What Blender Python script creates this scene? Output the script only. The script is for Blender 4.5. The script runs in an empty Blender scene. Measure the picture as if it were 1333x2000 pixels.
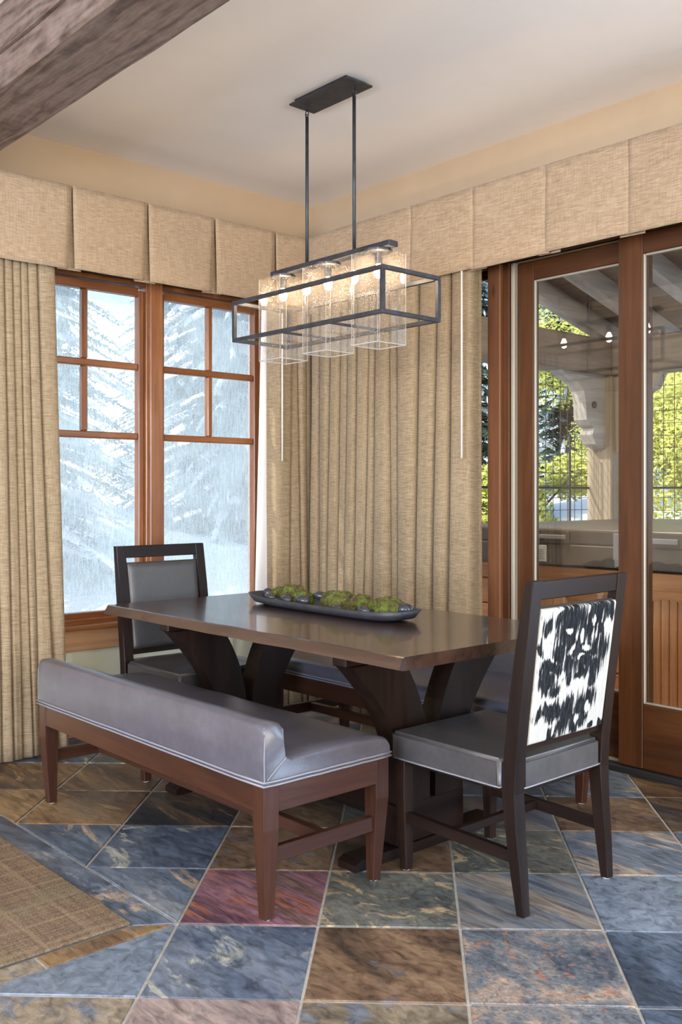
import bpy, bmesh, math, random
from mathutils import Vector, Matrix, noise as mnoise
SC = bpy.context.scene
COL = SC.collection
PI = math.pi
# ------------------------------------------------------------------ camera
CAMP = Vector((-3.80, -4.68, 1.25))
cd = bpy.data.cameras.new('camera'); cam = bpy.data.objects.new('camera', cd); COL.objects.link(cam)
cam.location = CAMP
cam.rotation_euler = (PI/2, 0, math.radians(47.26-90))
cd.sensor_fit = 'AUTO'; cd.sensor_width = 36; cd.lens = 1893/2000*36
cd.shift_x = -63.5/2000; cd.shift_y = -38/2000
cd.clip_start = .05; cd.clip_end = 300
SC.camera = cam
# ------------------------------------------------------------------ world, sun, window light, exposure
W = bpy.data.worlds.new('world'); SC.world = W; W.use_nodes = True
wn = W.node_tree; bg = wn.nodes['Background']
sky = wn.nodes.new('ShaderNodeTexSky'); sky.sky_type = 'NISHITA'; sky.sun_disc = False
sky.sun_elevation = math.radians(38); sky.sun_rotation = math.radians(-70); sky.air_density = 1.0; sky.dust_density = 1.5
wn.links.new(sky.outputs[0], bg.inputs[0]); bg.inputs[1].default_value = 0.45
def lamp(name, kind, loc, rot, energy, color, **kw):
    l = bpy.data.lights.new(name, kind); l.energy = energy; l.color = color
    for k, v in kw.items(): setattr(l, k, v)
    o = bpy.data.objects.new(name, l); o.location = loc; o.rotation_euler = rot; COL.objects.link(o); return o
sd = Vector((-.90, .42, .80)).normalized()
sun = lamp('sun', 'SUN', (0, 0, 10), (0, 0, 0), 4.0, (1, .95, .86), angle=.01)
sun.rotation_euler = sd.to_track_quat('Z', 'Y').to_euler()
AL = dict(shape='RECTANGLE')
lamp('window_light_west', 'AREA', (-7.95, -3.6, 1.55), (0, -PI/2-.48, 0), 680, (.68, .79, 1), size=2.2, size_y=4.4, **AL)
lamp('window_light_south', 'AREA', (-4.0, -8.95, 1.55), (PI/2+.5, 0, 0), 520, (1, .93, .86), size=4.4, size_y=2.2, **AL)
lamp('window_light_east', 'AREA', (-.06, -5.6, 1.35), (0, PI/2, 0), 200, (.52, .72, 1), size=2.2, size_y=2.8, **AL)
lamp('added_ceiling_fill', 'AREA', (-3.2, -3.6, 2.98), (0, 0, 0), 16, (1, .80, .58), size=.5, size_y=.5, **AL)  # warm fill added out of view below the ceiling, no fixture belongs to it
SC.view_settings.view_transform = 'Standard'; SC.view_settings.look = 'None'
SC.view_settings.gamma = 1; SC.view_settings.use_curve_mapping = False
SC.view_settings.exposure = 0.08
cy = SC.cycles
cy.max_bounces = 10; cy.transparent_max_bounces = 24; cy.diffuse_bounces = 4; cy.glossy_bounces = 4
cy.transmission_bounces = 6; cy.caustics_reflective = False; cy.caustics_refractive = False
cy.use_denoising = True; cy.sample_clamp_indirect = 6

# ------------------------------------------------------------------ node helpers
def newmat(name):
    m = bpy.data.materials.new(name); m.use_nodes = True
    nt = m.node_tree; return m, nt, nt.nodes['Principled BSDF']
def node(nt, t, **kw):
    n = nt.nodes.new(t)
    for k, v in kw.items():
        if k.startswith('i_'):
            key = k[2:].replace('_', ' ')
            n.inputs[key].default_value = v
        else: setattr(n, k, v)
    return n
def L(nt, a, b): nt.links.new(a, b)
def coords(nt, scale=(1, 1, 1), kind='Object', rnd=0.0, rot=(0, 0, 0)):
    tc = nt.nodes.new('ShaderNodeTexCoord'); src = tc.outputs[kind]
    if rnd:
        oi = nt.nodes.new('ShaderNodeObjectInfo')
        mu = node(nt, 'ShaderNodeVectorMath', operation='SCALE'); mu.inputs[0].default_value = (rnd, rnd*.7, rnd*1.3)
        L(nt, oi.outputs['Random'], mu.inputs['Scale'])
        ad = node(nt, 'ShaderNodeVectorMath', operation='ADD'); L(nt, src, ad.inputs[0]); L(nt, mu.outputs[0], ad.inputs[1]); src = ad.outputs[0]
    mp = nt.nodes.new('ShaderNodeMapping'); L(nt, src, mp.inputs[0]); mp.inputs['Scale'].default_value = scale; mp.inputs['Rotation'].default_value = rot
    return mp.outputs[0]
def noise(nt, vec, scale, detail=3, rough=.55, dist=0):
    n = node(nt, 'ShaderNodeTexNoise'); n.inputs['Scale'].default_value = scale; n.inputs['Detail'].default_value = detail
    n.inputs['Roughness'].default_value = rough; n.inputs['Distortion'].default_value = dist
    if vec is not None: L(nt, vec, n.inputs['Vector'])
    return n.outputs['Fac']
def ramp(nt, fac, stops, interp='LINEAR'):
    r = nt.nodes.new('ShaderNodeValToRGB'); r.color_ramp.interpolation = interp
    e = r.color_ramp.elements
    while len(e) < len(stops): e.new(.5)
    for el, (p, c) in zip(e, stops):
        el.position = p; el.color = (c, c, c, 1) if isinstance(c, (int, float)) else (*c, 1)
    L(nt, fac, r.inputs[0]); return r.outputs[0]
def mix(nt, fac, a, b, blend='MIX'):
    m = nt.nodes.new('ShaderNodeMix'); m.data_type = 'RGBA'; m.blend_type = blend
    for s, v in ((m.inputs[0], fac), (m.inputs[6], a), (m.inputs[7], b)):
        if hasattr(v, 'links') or hasattr(v, 'is_output'): L(nt, v, s)
        elif isinstance(v, (int, float)): s.default_value = v if s == m.inputs[0] else (v, v, v, 1)
        else: s.default_value = (*v, 1)
    return m.outputs[2]
def math_(nt, op, a, b=0.0, clamp=False):
    m = nt.nodes.new('ShaderNodeMath'); m.operation = op; m.use_clamp = clamp
    for s, v in ((m.inputs[0], a), (m.inputs[1], b)):
        if isinstance(v, (int, float)): s.default_value = v
        else: L(nt, v, s)
    return m.outputs[0]
def bump(nt, bs, h, strength=.3, dist=.01):
    b = nt.nodes.new('ShaderNodeBump'); b.inputs['Strength'].default_value = strength; b.inputs['Distance'].default_value = dist
    L(nt, h, b.inputs['Height']); L(nt, b.outputs[0], bs.inputs['Normal'])
def plain(name, col, rough=.5, metal=0, var=0, vscale=8, bmp=0, bscale=60, spec=.5, coat=0):
    m, nt, b = newmat(name); b.inputs['Roughness'].default_value = rough; b.inputs['Metallic'].default_value = metal
    b.inputs['Specular IOR Level'].default_value = spec; b.inputs['Coat Weight'].default_value = coat
    v = coords(nt)
    if var:
        f = noise(nt, v, vscale, 4)
        c = ramp(nt, f, [(.3, tuple(x*(1-var) for x in col)), (.7, tuple(min(1, x*(1+var)) for x in col))])
        L(nt, c, b.inputs['Base Color'])
    else: b.inputs['Base Color'].default_value = (*col, 1)
    if bmp: bump(nt, b, noise(nt, v, bscale, 4), bmp, .005)
    return m
def wood(name, cols, axis='z', rough=.45, gs=30, bmp=.25, knots=0, coat=0, rnd=3.0, spec=.5):
    m, nt, b = newmat(name)
    sc = {'x': (.06, 1, 1), 'y': (1, .06, 1), 'z': (1, 1, .06)}[axis]
    v = coords(nt, sc, rnd=rnd)
    n1 = noise(nt, v, gs*.35, 4, .6, .6)
    n2 = noise(nt, v, gs*2.2, 3, .7)
    f = math_(nt, 'ADD', math_(nt, 'MULTIPLY', n1, .75), math_(nt, 'MULTIPLY', n2, .25))
    c = ramp(nt, f, [(.32, cols[0]), (.5, cols[1]), (.68, cols[2])])
    if knots:
        vo = nt.nodes.new('ShaderNodeTexVoronoi'); vo.inputs['Scale'].default_value = knots
        L(nt, coords(nt, {'x': (.35, 1, 1), 'y': (1, .35, 1), 'z': (1, 1, .35)}[axis], rnd=rnd), vo.inputs['Vector'])
        k = ramp(nt, vo.outputs['Distance'], [(.04, 1.0), (.13, 0.0)])
        c = mix(nt, k, c, tuple(x*.28 for x in cols[0]))
    L(nt, c, b.inputs['Base Color']); b.inputs['Roughness'].default_value = rough; b.inputs['Coat Weight'].default_value = coat
    b.inputs['Specular IOR Level'].default_value = spec
    bump(nt, b, f, bmp, .004); return m
def leather(name, col, rough=.42):
    m, nt, b = newmat(name); v = coords(nt, rnd=2)
    n1 = noise(nt, v, 7, 5, .6, .3); n2 = noise(nt, v, 45, 4, .7)
    f = math_(nt, 'ADD', math_(nt, 'MULTIPLY', n1, .6), math_(nt, 'MULTIPLY', n2, .4))
    L(nt, ramp(nt, f, [(.3, tuple(x*.76 for x in col)), (.5, col), (.72, tuple(x*1.3 for x in col))]), b.inputs['Base Color'])
    L(nt, ramp(nt, n2, [(.3, rough-.02), (.7, rough+.05)]), b.inputs['Roughness'])
    b.inputs['Specular IOR Level'].default_value = .6
    bump(nt, b, noise(nt, v, 160, 3, .6), .18, .002); return m
def linen(name, dark, mid, light, trans=0.0, sc=1.0):
    m, nt, b = newmat(name)
    h = noise(nt, coords(nt, (22*sc, 22*sc, 330*sc)), 1, 3, .65)
    vv = noise(nt, coords(nt, (300*sc, 300*sc, 16*sc)), 1, 3, .65)
    f = math_(nt, 'ADD', math_(nt, 'MULTIPLY', h, .66), math_(nt, 'MULTIPLY', vv, .34))
    f2 = noise(nt, coords(nt), 3, 2)
    f = math_(nt, 'ADD', f, math_(nt, 'MULTIPLY', math_(nt, 'SUBTRACT', f2, .5), .12))
    c = ramp(nt, f, [(.36, dark), (.5, mid), (.63, light)])
    L(nt, c, b.inputs['Base Color']); b.inputs['Roughness'].default_value = .9; b.inputs['Specular IOR Level'].default_value = .15
    b.inputs['Sheen Weight'].default_value = .15
    bump(nt, b, f, .2, .002)
    if trans:
        tr = node(nt, 'ShaderNodeBsdfTranslucent'); L(nt, c, tr.inputs[0])
        ms = node(nt, 'ShaderNodeMixShader'); ms.inputs[0].default_value = trans
        L(nt, b.outputs[0], ms.inputs[1]); L(nt, tr.outputs[0], ms.inputs[2]); L(nt, ms.outputs[0], nt.nodes['Material Output'].inputs[0])
    return m
def slate(name, cols, accent, acc=.62, rot=0, scale=3.2, stretch=.45, rough=.42):
    m, nt, b = newmat(name)
    v = coords(nt, (1, stretch, 1), rnd=17, rot=(0, 0, rot))
    n1 = noise(nt, v, scale, 6, .62, 1.2); n2 = noise(nt, v, scale*1.7, 8, .68, 2.2); n3 = noise(nt, v, scale*14, 5, .7, .8)
    c = ramp(nt, n1, [(.34, cols[0]), (.47, cols[1]), (.58, cols[2]), (.7, cols[3])])
    a = ramp(nt, n2, [(acc-.02, 0.0), (acc+.035, .85)])
    c = mix(nt, a, c, accent)
    st = ramp(nt, n3, [(.33, .32), (.64, 1.4)])
    c = mix(nt, .75, c, st, 'MULTIPLY')
    L(nt, c, b.inputs['Base Color'])
    L(nt, ramp(nt, n3, [(.3, rough-.14), (.7, rough+.16)]), b.inputs['Roughness'])
    h = math_(nt, 'ADD', math_(nt, 'MULTIPLY', n3, .35), math_(nt, 'MULTIPLY', n2, .8))
    bump(nt, b, h, .55, .006); return m
def glass_thin(name, tint=(1, 1, 1), ior=1.5, rough=0.0, seeds=False, refl=1.0):
    m, nt, b = newmat(name); nt.nodes.remove(b)
    fr = node(nt, 'ShaderNodeFresnel'); fr.inputs[0].default_value = ior
    gl = node(nt, 'ShaderNodeBsdfGlossy'); gl.inputs['Roughness'].default_value = rough
    tr = node(nt, 'ShaderNodeBsdfTransparent'); tr.inputs[0].default_value = (*tint, 1)
    ge = node(nt, 'ShaderNodeNewGeometry')
    ms = node(nt, 'ShaderNodeMixShader'); f = math_(nt, 'MULTIPLY', math_(nt, 'MULTIPLY', fr.outputs[0], refl, True), math_(nt, 'SUBTRACT', 1.0, ge.outputs['Backfacing']))
    L(nt, f, ms.inputs[0]); L(nt, tr.outputs[0], ms.inputs[1]); L(nt, gl.outputs[0], ms.inputs[2])
    out = ms.outputs[0]
    if seeds:
        v = coords(nt); vo = node(nt, 'ShaderNodeTexVoronoi'); vo.inputs['Scale'].default_value = 120; L(nt, v, vo.inputs['Vector'])
        vo2 = node(nt, 'ShaderNodeTexVoronoi'); vo2.inputs['Scale'].default_value = 300; L(nt, v, vo2.inputs['Vector'])
        s = math_(nt, 'ADD', ramp(nt, vo.outputs['Distance'], [(.16, 1.0), (.30, 0.0)]), ramp(nt, vo2.outputs['Distance'], [(.10, .8), (.20, 0.0)]), True)
        s = math_(nt, 'MULTIPLY', s, ramp(nt, noise(nt, v, 14, 3), [(.35, .25), (.6, 1.0)]))
        df = node(nt, 'ShaderNodeBsdfDiffuse'); df.inputs[0].default_value = (.78, .73, .66, 1)
        tl = node(nt, 'ShaderNodeBsdfTranslucent'); tl.inputs[0].default_value = (.72, .62, .50, 1)
        ad = node(nt, 'ShaderNodeMixShader'); ad.inputs[0].default_value = .5; L(nt, df.outputs[0], ad.inputs[1]); L(nt, tl.outputs[0], ad.inputs[2])
        m2 = node(nt, 'ShaderNodeMixShader'); L(nt, math_(nt, 'ADD', math_(nt, 'MULTIPLY', s, .50), .02), m2.inputs[0]); L(nt, out, m2.inputs[1]); L(nt, ad.outputs[0], m2.inputs[2]); out = m2.outputs[0]
    L(nt, out, nt.nodes['Material Output'].inputs[0]); return m
# ------------------------------------------------------------------ materials
M = {}
M['wall'] = plain('wall_plaster', (.46, .34, .215), .85, var=.06, vscale=2, bmp=.25, bscale=14, spec=.2)
M['ceil'] = plain('ceiling_plaster', (.82, .77, .71), .8, var=.03, vscale=1.5, bmp=.35, bscale=9, spec=.25)
M['cream'] = plain('cream_paint', (.66, .66, .50), .6, var=.03)
M['fir_x'] = wood('red_fir_x', [(.13, .041, .011), (.235, .084, .025), (.35, .145, .048)], 'x', .35, coat=.15)
M['fir_y'] = wood('red_fir_y', [(.13, .041, .011), (.235, .084, .025), (.35, .145, .048)], 'y', .35, coat=.15)
M['fir_z'] = wood('red_fir_z', [(.13, .041, .011), (.235, .084, .025), (.35, .145, .048)], 'z', .35, coat=.15)
M['door_z'] = wood('door_fir_z', [(.036, .012, .0035), (.072, .025, .0075), (.118, .043, .0135)], 'z', .42, spec=.28)
M['door_y'] = wood('door_fir_y', [(.036, .012, .0035), (.072, .025, .0075), (.118, .043, .0135)], 'y', .42, spec=.28)
M['casing'] = wood('knotty_casing', [(.08, .027, .009), (.145, .053, .018), (.21, .085, .033)], 'z', .5, knots=7)
M['apron'] = wood('knotty_apron', [(.25, .12, .05), (.40, .21, .10), (.52, .30, .16)], 'x', .5, knots=5)
M['espresso_z'] = wood('espresso_z', [(.006, .003, .0022), (.012, .006, .0042), (.022, .011, .0075)], 'z', .40, spec=.22)
M['espresso_y'] = wood('espresso_y', [(.006, .003, .0022), (.012, .006, .0042), (.022, .011, .0075)], 'y', .40, spec=.22)
M['espresso_x'] = wood('espresso_x', [(.006, .003, .0022), (.012, .006, .0042), (.022, .011, .0075)], 'x', .40, spec=.22)
M['walnut_z'] = wood('red_walnut_z', [(.020, .006, .0035), (.042, .0145, .0075), (.068, .026, .013)], 'z', .34, spec=.4)
M['walnut_y'] = wood('red_walnut_y', [(.020, .006, .0035), (.042, .0145, .0075), (.068, .026, .013)], 'y', .34, spec=.4)
M['walnut_x'] = wood('red_walnut_x', [(.020, .006, .0035), (.042, .0145, .0075), (.068, .026, .013)], 'x', .34, spec=.4)
M['tabletop'] = wood('tabletop', [(.022, .011, .008), (.044, .024, .017), (.070, .040, .029)], 'y', .22, gs=24, bmp=.08, coat=.25)
M['leather'] = leather('bench_leather', (.076, .072, .088), .32)
M['leather_c'] = leather('chair_leather', (.050, .047, .047), .36)
M['piping'] = plain('piping', (.20, .20, .225), .3)
M['linen'] = linen('linen_drape', (.20, .14, .078), (.30, .222, .132), (.40, .31, .20), .08)
M['linen_v'] = linen('linen_valance', (.25, .17, .10), (.345, .245, .15), (.44, .33, .215), 0.0, .9)
M['lining'] = plain('white_lining', (.85, .86, .88), .9)
M['metal'] = plain('blackened_steel', (.055, .058, .066), .5, .6, var=.3, vscale=20, bmp=.1)
M['felt'] = plain('felt_pad', (.75, .74, .7), .9)
M['white'] = plain('white_plastic', (.8, .8, .76), .4)
M['brass'] = plain('pale_bead', (.36, .33, .26), .4, .2)
M['dark'] = plain('dark_gasket', (.012, .011, .012), .6)
M['grout'] = plain('grout', (.36, .34, .30), .9, var=.15, vscale=30, bmp=.2)
M['glass'] = glass_thin('window_glass')
M['glass_door'] = glass_thin('door_glass', (.95, .98, .97), refl=2.0)
M['glass_shade'] = glass_thin('seeded_glass', (.995, .99, .985), seeds=True)
M['edge'] = plain('glass_edge', (.42, .40, .37), .15)
M['tray'] = plain('charred_wood', (.028, .028, .034), .5, var=.3, vscale=25, bmp=.3, bscale=40)
M['pebble'] = plain('polished_black_pebble', (.035, .037, .045), .18, var=.4, vscale=20)
M['snow'] = plain('snow', (.86, .88, .92), .7, var=.04, bmp=.5, bscale=5)
M['bark'] = plain('bark', (.09, .065, .05), .9, var=.3)
M['needle'] = plain('pine_needles', (.05, .095, .065), .75, var=.4, vscale=3)
M['foliage'] = plain('yellow_green_leaves', (.60, .60, .13), .7, var=.35, vscale=2.5)
M['shrub'] = plain('green_leaves', (.16, .24, .05), .7, var=.45, vscale=2.5)
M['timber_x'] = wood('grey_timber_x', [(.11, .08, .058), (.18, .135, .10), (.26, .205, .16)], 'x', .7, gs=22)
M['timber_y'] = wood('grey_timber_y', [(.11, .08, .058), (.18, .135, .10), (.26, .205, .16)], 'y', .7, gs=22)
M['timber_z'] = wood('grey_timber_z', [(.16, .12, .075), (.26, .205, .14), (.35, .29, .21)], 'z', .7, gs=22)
M['rafter'] = wood('pale_rafter', [(.21, .185, .17), (.33, .30, .275), (.44, .41, .39)], 'x', .7, gs=22)
M['deck'] = wood('roof_boards', [(.12, .085, .06), (.19, .14, .10), (.26, .2, .15)], 'y', .7, gs=22)
M['cedar_z'] = wood('cedar_z', [(.32, .12, .045), (.50, .21, .085), (.62, .29, .13)], 'z', .5)
M['cedar_y'] = wood('cedar_y', [(.32, .12, .045), (.50, .21, .085), (.62, .29, .13)], 'y', .5)
M['vinyl'] = plain('brown_vinyl', (.105, .082, .068), .42, var=.2, vscale=5, bmp=.3, bscale=8)
M['strap'] = plain('strap', (.24, .22, .21), .5)
M['decal'] = plain('decal_plate', (.5, .48, .44), .5)
M['steel'] = plain('black_steel', (.03, .03, .034), .5, .4)
M['stone'] = plain('patio_stone', (.5, .47, .43), .8, var=.2, vscale=4)
def mat_ceiling_beam():
    m, nt, b = newmat('rough_sawn_beam')
    v = coords(nt, (1, .14, 1))
    d = noise(nt, v, 2.0, 4, .6, 1.0)
    w = node(nt, 'ShaderNodeTexWave', wave_type='RINGS', rings_direction='Y'); w.inputs['Scale'].default_value = 5
    w.inputs['Distortion'].default_value = 22; w.inputs['Detail'].default_value = 4; w.inputs['Detail Scale'].default_value = 1.1; w.inputs['Detail Roughness'].default_value = .6; L(nt, v, w.inputs['Vector'])
    fine = noise(nt, v, 90, 4, .7)
    saw = noise(nt, coords(nt, (1, 1, 1)), 9, 5, .7)
    c = ramp(nt, w.outputs['Fac'], [(.0, (.062, .036, .026)), (.3, (.115, .07, .052)), (1, (.165, .112, .085))])
    c = mix(nt, .6, c, ramp(nt, fine, [(.35, .5), (.65, 1.25)]), 'MULTIPLY')
    c = mix(nt, ramp(nt, saw, [(.45, 0.0), (.7, .5)]), c, (.22, .17, .14))
    L(nt, c, b.inputs['Base Color']); b.inputs['Roughness'].default_value = .62
    h = math_(nt, 'ADD', math_(nt, 'MULTIPLY', w.outputs['Fac'], .7), math_(nt, 'MULTIPLY', fine, .7))
    bump(nt, b, h, .28, .006); return m
M['beam'] = mat_ceiling_beam()
def mat_rug():
    m, nt, b = newmat('woven_rug')
    fine = noise(nt, coords(nt), 260, 3, .7)
    s1 = noise(nt, coords(nt, (3, 90, 1)), 1, 3, .7); s2 = noise(nt, coords(nt, (90, 3, 1)), 1, 3, .7)
    gx = node(nt, 'ShaderNodeTexWave', wave_type='BANDS', bands_direction='X', wave_profile='SIN'); gx.inputs['Scale'].default_value = 2.3; gx.inputs['Distortion'].default_value = 1
    gy = node(nt, 'ShaderNodeTexWave', wave_type='BANDS', bands_direction='Y', wave_profile='SIN'); gy.inputs['Scale'].default_value = 2.3; gy.inputs['Distortion'].default_value = 1
    L(nt, coords(nt), gx.inputs['Vector']); L(nt, coords(nt), gy.inputs['Vector'])
    pl = math_(nt, 'MAXIMUM', ramp(nt, gx.outputs['Fac'], [(.93, 0.0), (1, 1.0)]), ramp(nt, gy.outputs['Fac'], [(.93, 0.0), (1, 1.0)]))
    f = math_(nt, 'ADD', math_(nt, 'MULTIPLY', s1, .5), math_(nt, 'MULTIPLY', s2, .5))
    c = ramp(nt, f, [(.34, (.12, .085, .062)), (.5, (.20, .137, .088)), (.66, (.28, .19, .115))])
    c = mix(nt, math_(nt, 'MULTIPLY', pl, .25), c, (.42, .32, .19))
    big = noise(nt, coords(nt), 2.3, 2)
    c = mix(nt, ramp(nt, big, [(.5, 0.0), (.7, .45)]), c, (.20, .20, .11))
    c = mix(nt, .85, c, ramp(nt, fine, [(.3, .35), (.65, 1.6)]), 'MULTIPLY')
    L(nt, c, b.inputs['Base Color']); b.inputs['Roughness'].default_value = .95; b.inputs['Specular IOR Level'].default_value = .1
    bump(nt, b, fine, .9, .01); return m
M['rug'] = mat_rug()
def mat_screen():
    # dusty insect screen: fine thread mesh with rain streaks, scatters the daylight
    m, nt, b = newmat('insect_screen'); nt.nodes.remove(b)
    st = noise(nt, coords(nt, (110, 1, 14)), 1, 5, .7); gr = noise(nt, coords(nt, (210, 1, 210)), 1, 3, .7); bl = noise(nt, coords(nt, (3, 1, 3)), 1, 3, .6)
    f = math_(nt, 'ADD', math_(nt, 'ADD', math_(nt, 'MULTIPLY', st, .35), math_(nt, 'MULTIPLY', gr, .35)), math_(nt, 'MULTIPLY', bl, .3))
    dens = ramp(nt, f, [(.36, .15), (.66, .62)])
    tr = node(nt, 'ShaderNodeBsdfTransparent')
    tl = node(nt, 'ShaderNodeBsdfTranslucent'); tl.inputs[0].default_value = (.58, .68, .70, 1)
    ms = node(nt, 'ShaderNodeMixShader'); L(nt, dens, ms.inputs[0]); L(nt, tr.outputs[0], ms.inputs[1]); L(nt, tl.outputs[0], ms.inputs[2])
    L(nt, ms.outputs[0], nt.nodes['Material Output'].inputs[0]); return m
M['screen'] = mat_screen()
def mat_moss():
    m, nt, b = newmat('moss')
    v = coords(nt, rnd=5); n = noise(nt, v, 28, 5, .7); n2 = noise(nt, v, 160, 3, .7)
    c = ramp(nt, n, [(.36, (.07, .045, .018)), (.46, (.12, .085, .025)), (.53, (.10, .13, .015)), (.66, (.20, .25, .03))])
    c = mix(nt, .8, c, ramp(nt, n2, [(.3, .35), (.65, 1.4)]), 'MULTIPLY')
    L(nt, c, b.inputs['Base Color']); b.inputs['Roughness'].default_value = .95; bump(nt, b, n2, 1, .01); return m
M['moss'] = mat_moss()
def mat_hide():
    m, nt, b = newmat('cowhide')
    at = node(nt, 'ShaderNodeAttribute', attribute_name='spot')
    hair = noise(nt, coords(nt, (120, 1, 9), rot=(0, .25, 0)), 1, 4, .7, .5)
    hair2 = noise(nt, coords(nt, (380, 1, 26), rot=(0, .2, 0)), 1, 3, .7)
    f = math_(nt, 'ADD', at.outputs['Fac'], math_(nt, 'MULTIPLY', math_(nt, 'SUBTRACT', hair, .5), 1.7))
    k = ramp(nt, f, [(.44, 0.0), (.54, 1.0)])
    dk = ramp(nt, hair2, [(.38, (.003, .0035, .005)), (.52, (.010, .012, .014)), (.64, (.040, .045, .048)), (.76, (.12, .13, .14))])
    lt = ramp(nt, hair2, [(.3, (.38, .36, .32)), (.6, (.50, .485, .45))])
    L(nt, mix(nt, k, lt, dk), b.inputs['Base Color']); b.inputs['Roughness'].default_value = .7; b.inputs['Specular IOR Level'].default_value = .12
    bump(nt, b, hair2, .4, .003); return m
M['hide'] = mat_hide()
def mat_emit(name, col, s):
    m, nt, b = newmat(name); b.inputs['Base Color'].default_value = (*col, 1)
    b.inputs['Emission Color'].default_value = (*col, 1); b.inputs['Emission Strength'].default_value = s; return m
M['bulb'] = mat_emit('bulb_glow', (1, .76, .50), 180)
# slates: blue, brown, purple, olive, mottled, dark
BL = ((.030, .042, .060), (.070, .095, .130), (.115, .140, .175), (.20, .215, .23))
BR = ((.045, .030, .020), (.12, .072, .042), (.18, .115, .066), (.13, .12, .12))
S = {
 'blue': slate('slate_blue', BL, (.24, .23, .20), .66),
 'bluetan': slate('slate_blue_tan', BL, (.34, .26, .18), .555, 1.57, 2.6, .3),
 'bluepale': slate('slate_blue_pale', ((.035, .045, .07), (.07, .09, .125), (.12, .14, .17), (.2, .21, .21)), (.30, .30, .25), .56, .3, 2.2, .4),
 'plain': slate('slate_plain_blue', ((.10, .125, .155), (.125, .155, .19), (.145, .175, .215), (.18, .205, .24)), (.17, .17, .17), .72, 0, 2, .8, .38),
 'brown': slate('slate_brown', BR, (.10, .10, .12), .6, .4, 2.6, .5),
 'rust': slate('slate_rust', ((.030, .022, .02), (.12, .07, .035), (.21, .13, .06), (.10, .09, .09)), (.26, .165, .075), .58, 1.3, 2.8, .28),
 'darkrust': slate('slate_dark_rust', ((.014, .014, .018), (.035, .03, .03), (.10, .062, .035), (.17, .11, .06)), (.20, .125, .06), .62, 1.1, 3.0, .22),
 'purple': slate('slate_purple', ((.045, .04, .05), (.13, .062, .08), (.20, .10, .12), (.085, .055, .028)), (.26, .09, .055), .57, 1.3, 3.4, .22),
 'olive': slate('slate_olive', ((.045, .052, .05), (.085, .09, .08), (.13, .125, .10), (.12, .13, .13)), (.36, .27, .15), .555, .8, 3.0, .6),
 'mottled': slate('slate_mottled', ((.05, .06, .075), (.12, .13, .14), (.27, .21, .16), (.33, .27, .22)), (.30, .12, .065), .60, .5, 5.5, .7),
 'streak': slate('slate_streak', ((.06, .075, .095), (.11, .12, .13), (.21, .17, .13), (.27, .22, .17)), (.09, .12, .17), .60, 2.35, 2.6, .16),
 'pink': slate('slate_pink', ((.13, .105, .10), (.20, .155, .14), (.25, .19, .165), (.19, .18, .17)), (.15, .16, .175), .62, 2.0, 2.4, .35),
 'tan': slate('slate_tan', ((.09, .075, .055), (.17, .135, .09), (.22, .18, .125), (.12, .13, .14)), (.10, .115, .14), .555, .4, 2.4, .55),
}
# ------------------------------------------------------------------ mesh helpers
def obj(name, bm, mat, parent=None, loc=(0, 0, 0), smooth=False, kind=None):
    me = bpy.data.meshes.new(name)
    if isinstance(bm, tuple): me.from_pydata(*bm)
    else: bm.normal_update(); bm.to_mesh(me); bm.free()
    me.materials.append(M[mat] if isinstance(mat, str) else mat)
    o = bpy.data.objects.new(name, me); o.location = loc; COL.objects.link(o)
    if parent: o.parent = parent
    if smooth:
        for p in me.polygons: p.use_smooth = True
    if kind: o['kind'] = kind
    return o
def thing(name, label, cat, loc=(0, 0, 0), rz=0, group=None):
    o = bpy.data.objects.new(name, None); COL.objects.link(o); o.location = loc; o.rotation_euler = (0, 0, rz); o.empty_display_size = .1
    return tag(o, label, cat, group)
def tag(o, label, cat, group=None):
    o['label'] = label; o['category'] = cat
    if group: o['group'] = group
    return o
def struct(o): o['kind'] = 'structure'; return o
def sempty(name):
    o = bpy.data.objects.new(name, None); COL.objects.link(o); o['kind'] = 'structure'; return o
def BM(): return bmesh.new()
def box(bm, x0, x1, y0, y1, z0, z1, bev=0.0, seg=1):
    r = bmesh.ops.create_cube(bm, size=1)
    for v in r['verts']:
        v.co = Vector((x0+(v.co.x+.5)*(x1-x0), y0+(v.co.y+.5)*(y1-y0), z0+(v.co.z+.5)*(z1-z0)))
    if bev:
        es = {e for v in r['verts'] for e in v.link_edges}
        bmesh.ops.bevel(bm, geom=list(es), offset=bev, segments=seg, affect='EDGES', profile=.5)
    return bm
def boxo(name, mat, parent, x0, x1, y0, y1, z0, z1, bev=.002, seg=1, smooth=False):
    return obj(name, box(BM(), min(x0, x1), max(x0, x1), min(y0, y1), max(y0, y1), min(z0, z1), max(z0, z1), bev, seg), mat, parent, smooth=smooth)
def hexa(bm, pts):
    vs = [bm.verts.new(p) for p in pts]   # 4 bottom ccw, 4 top
    for f in ((3, 2, 1, 0), (4, 5, 6, 7), (0, 1, 5, 4), (1, 2, 6, 5), (2, 3, 7, 6), (3, 0, 4, 7)): bm.faces.new([vs[i] for i in f])
    return bm
def taper(bm, cx0, cy0, s0, z0, cx1, cy1, s1, z1, bev=.003):
    n0 = len(bm.verts)
    a, b = s0/2, s1/2
    hexa(bm, [(cx0-a, cy0-a, z0), (cx0+a, cy0-a, z0), (cx0+a, cy0+a, z0), (cx0-a, cy0+a, z0), (cx1-b, cy1-b, z1), (cx1+b, cy1-b, z1), (cx1+b, cy1+b, z1), (cx1-b, cy1+b, z1)])
    if bev:
        bm.verts.ensure_lookup_table(); vs = bm.verts[n0:]; es = {e for v in vs for e in v.link_edges}
        bmesh.ops.bevel(bm, geom=list(es), offset=bev, segments=1, affect='EDGES')
    return bm
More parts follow.
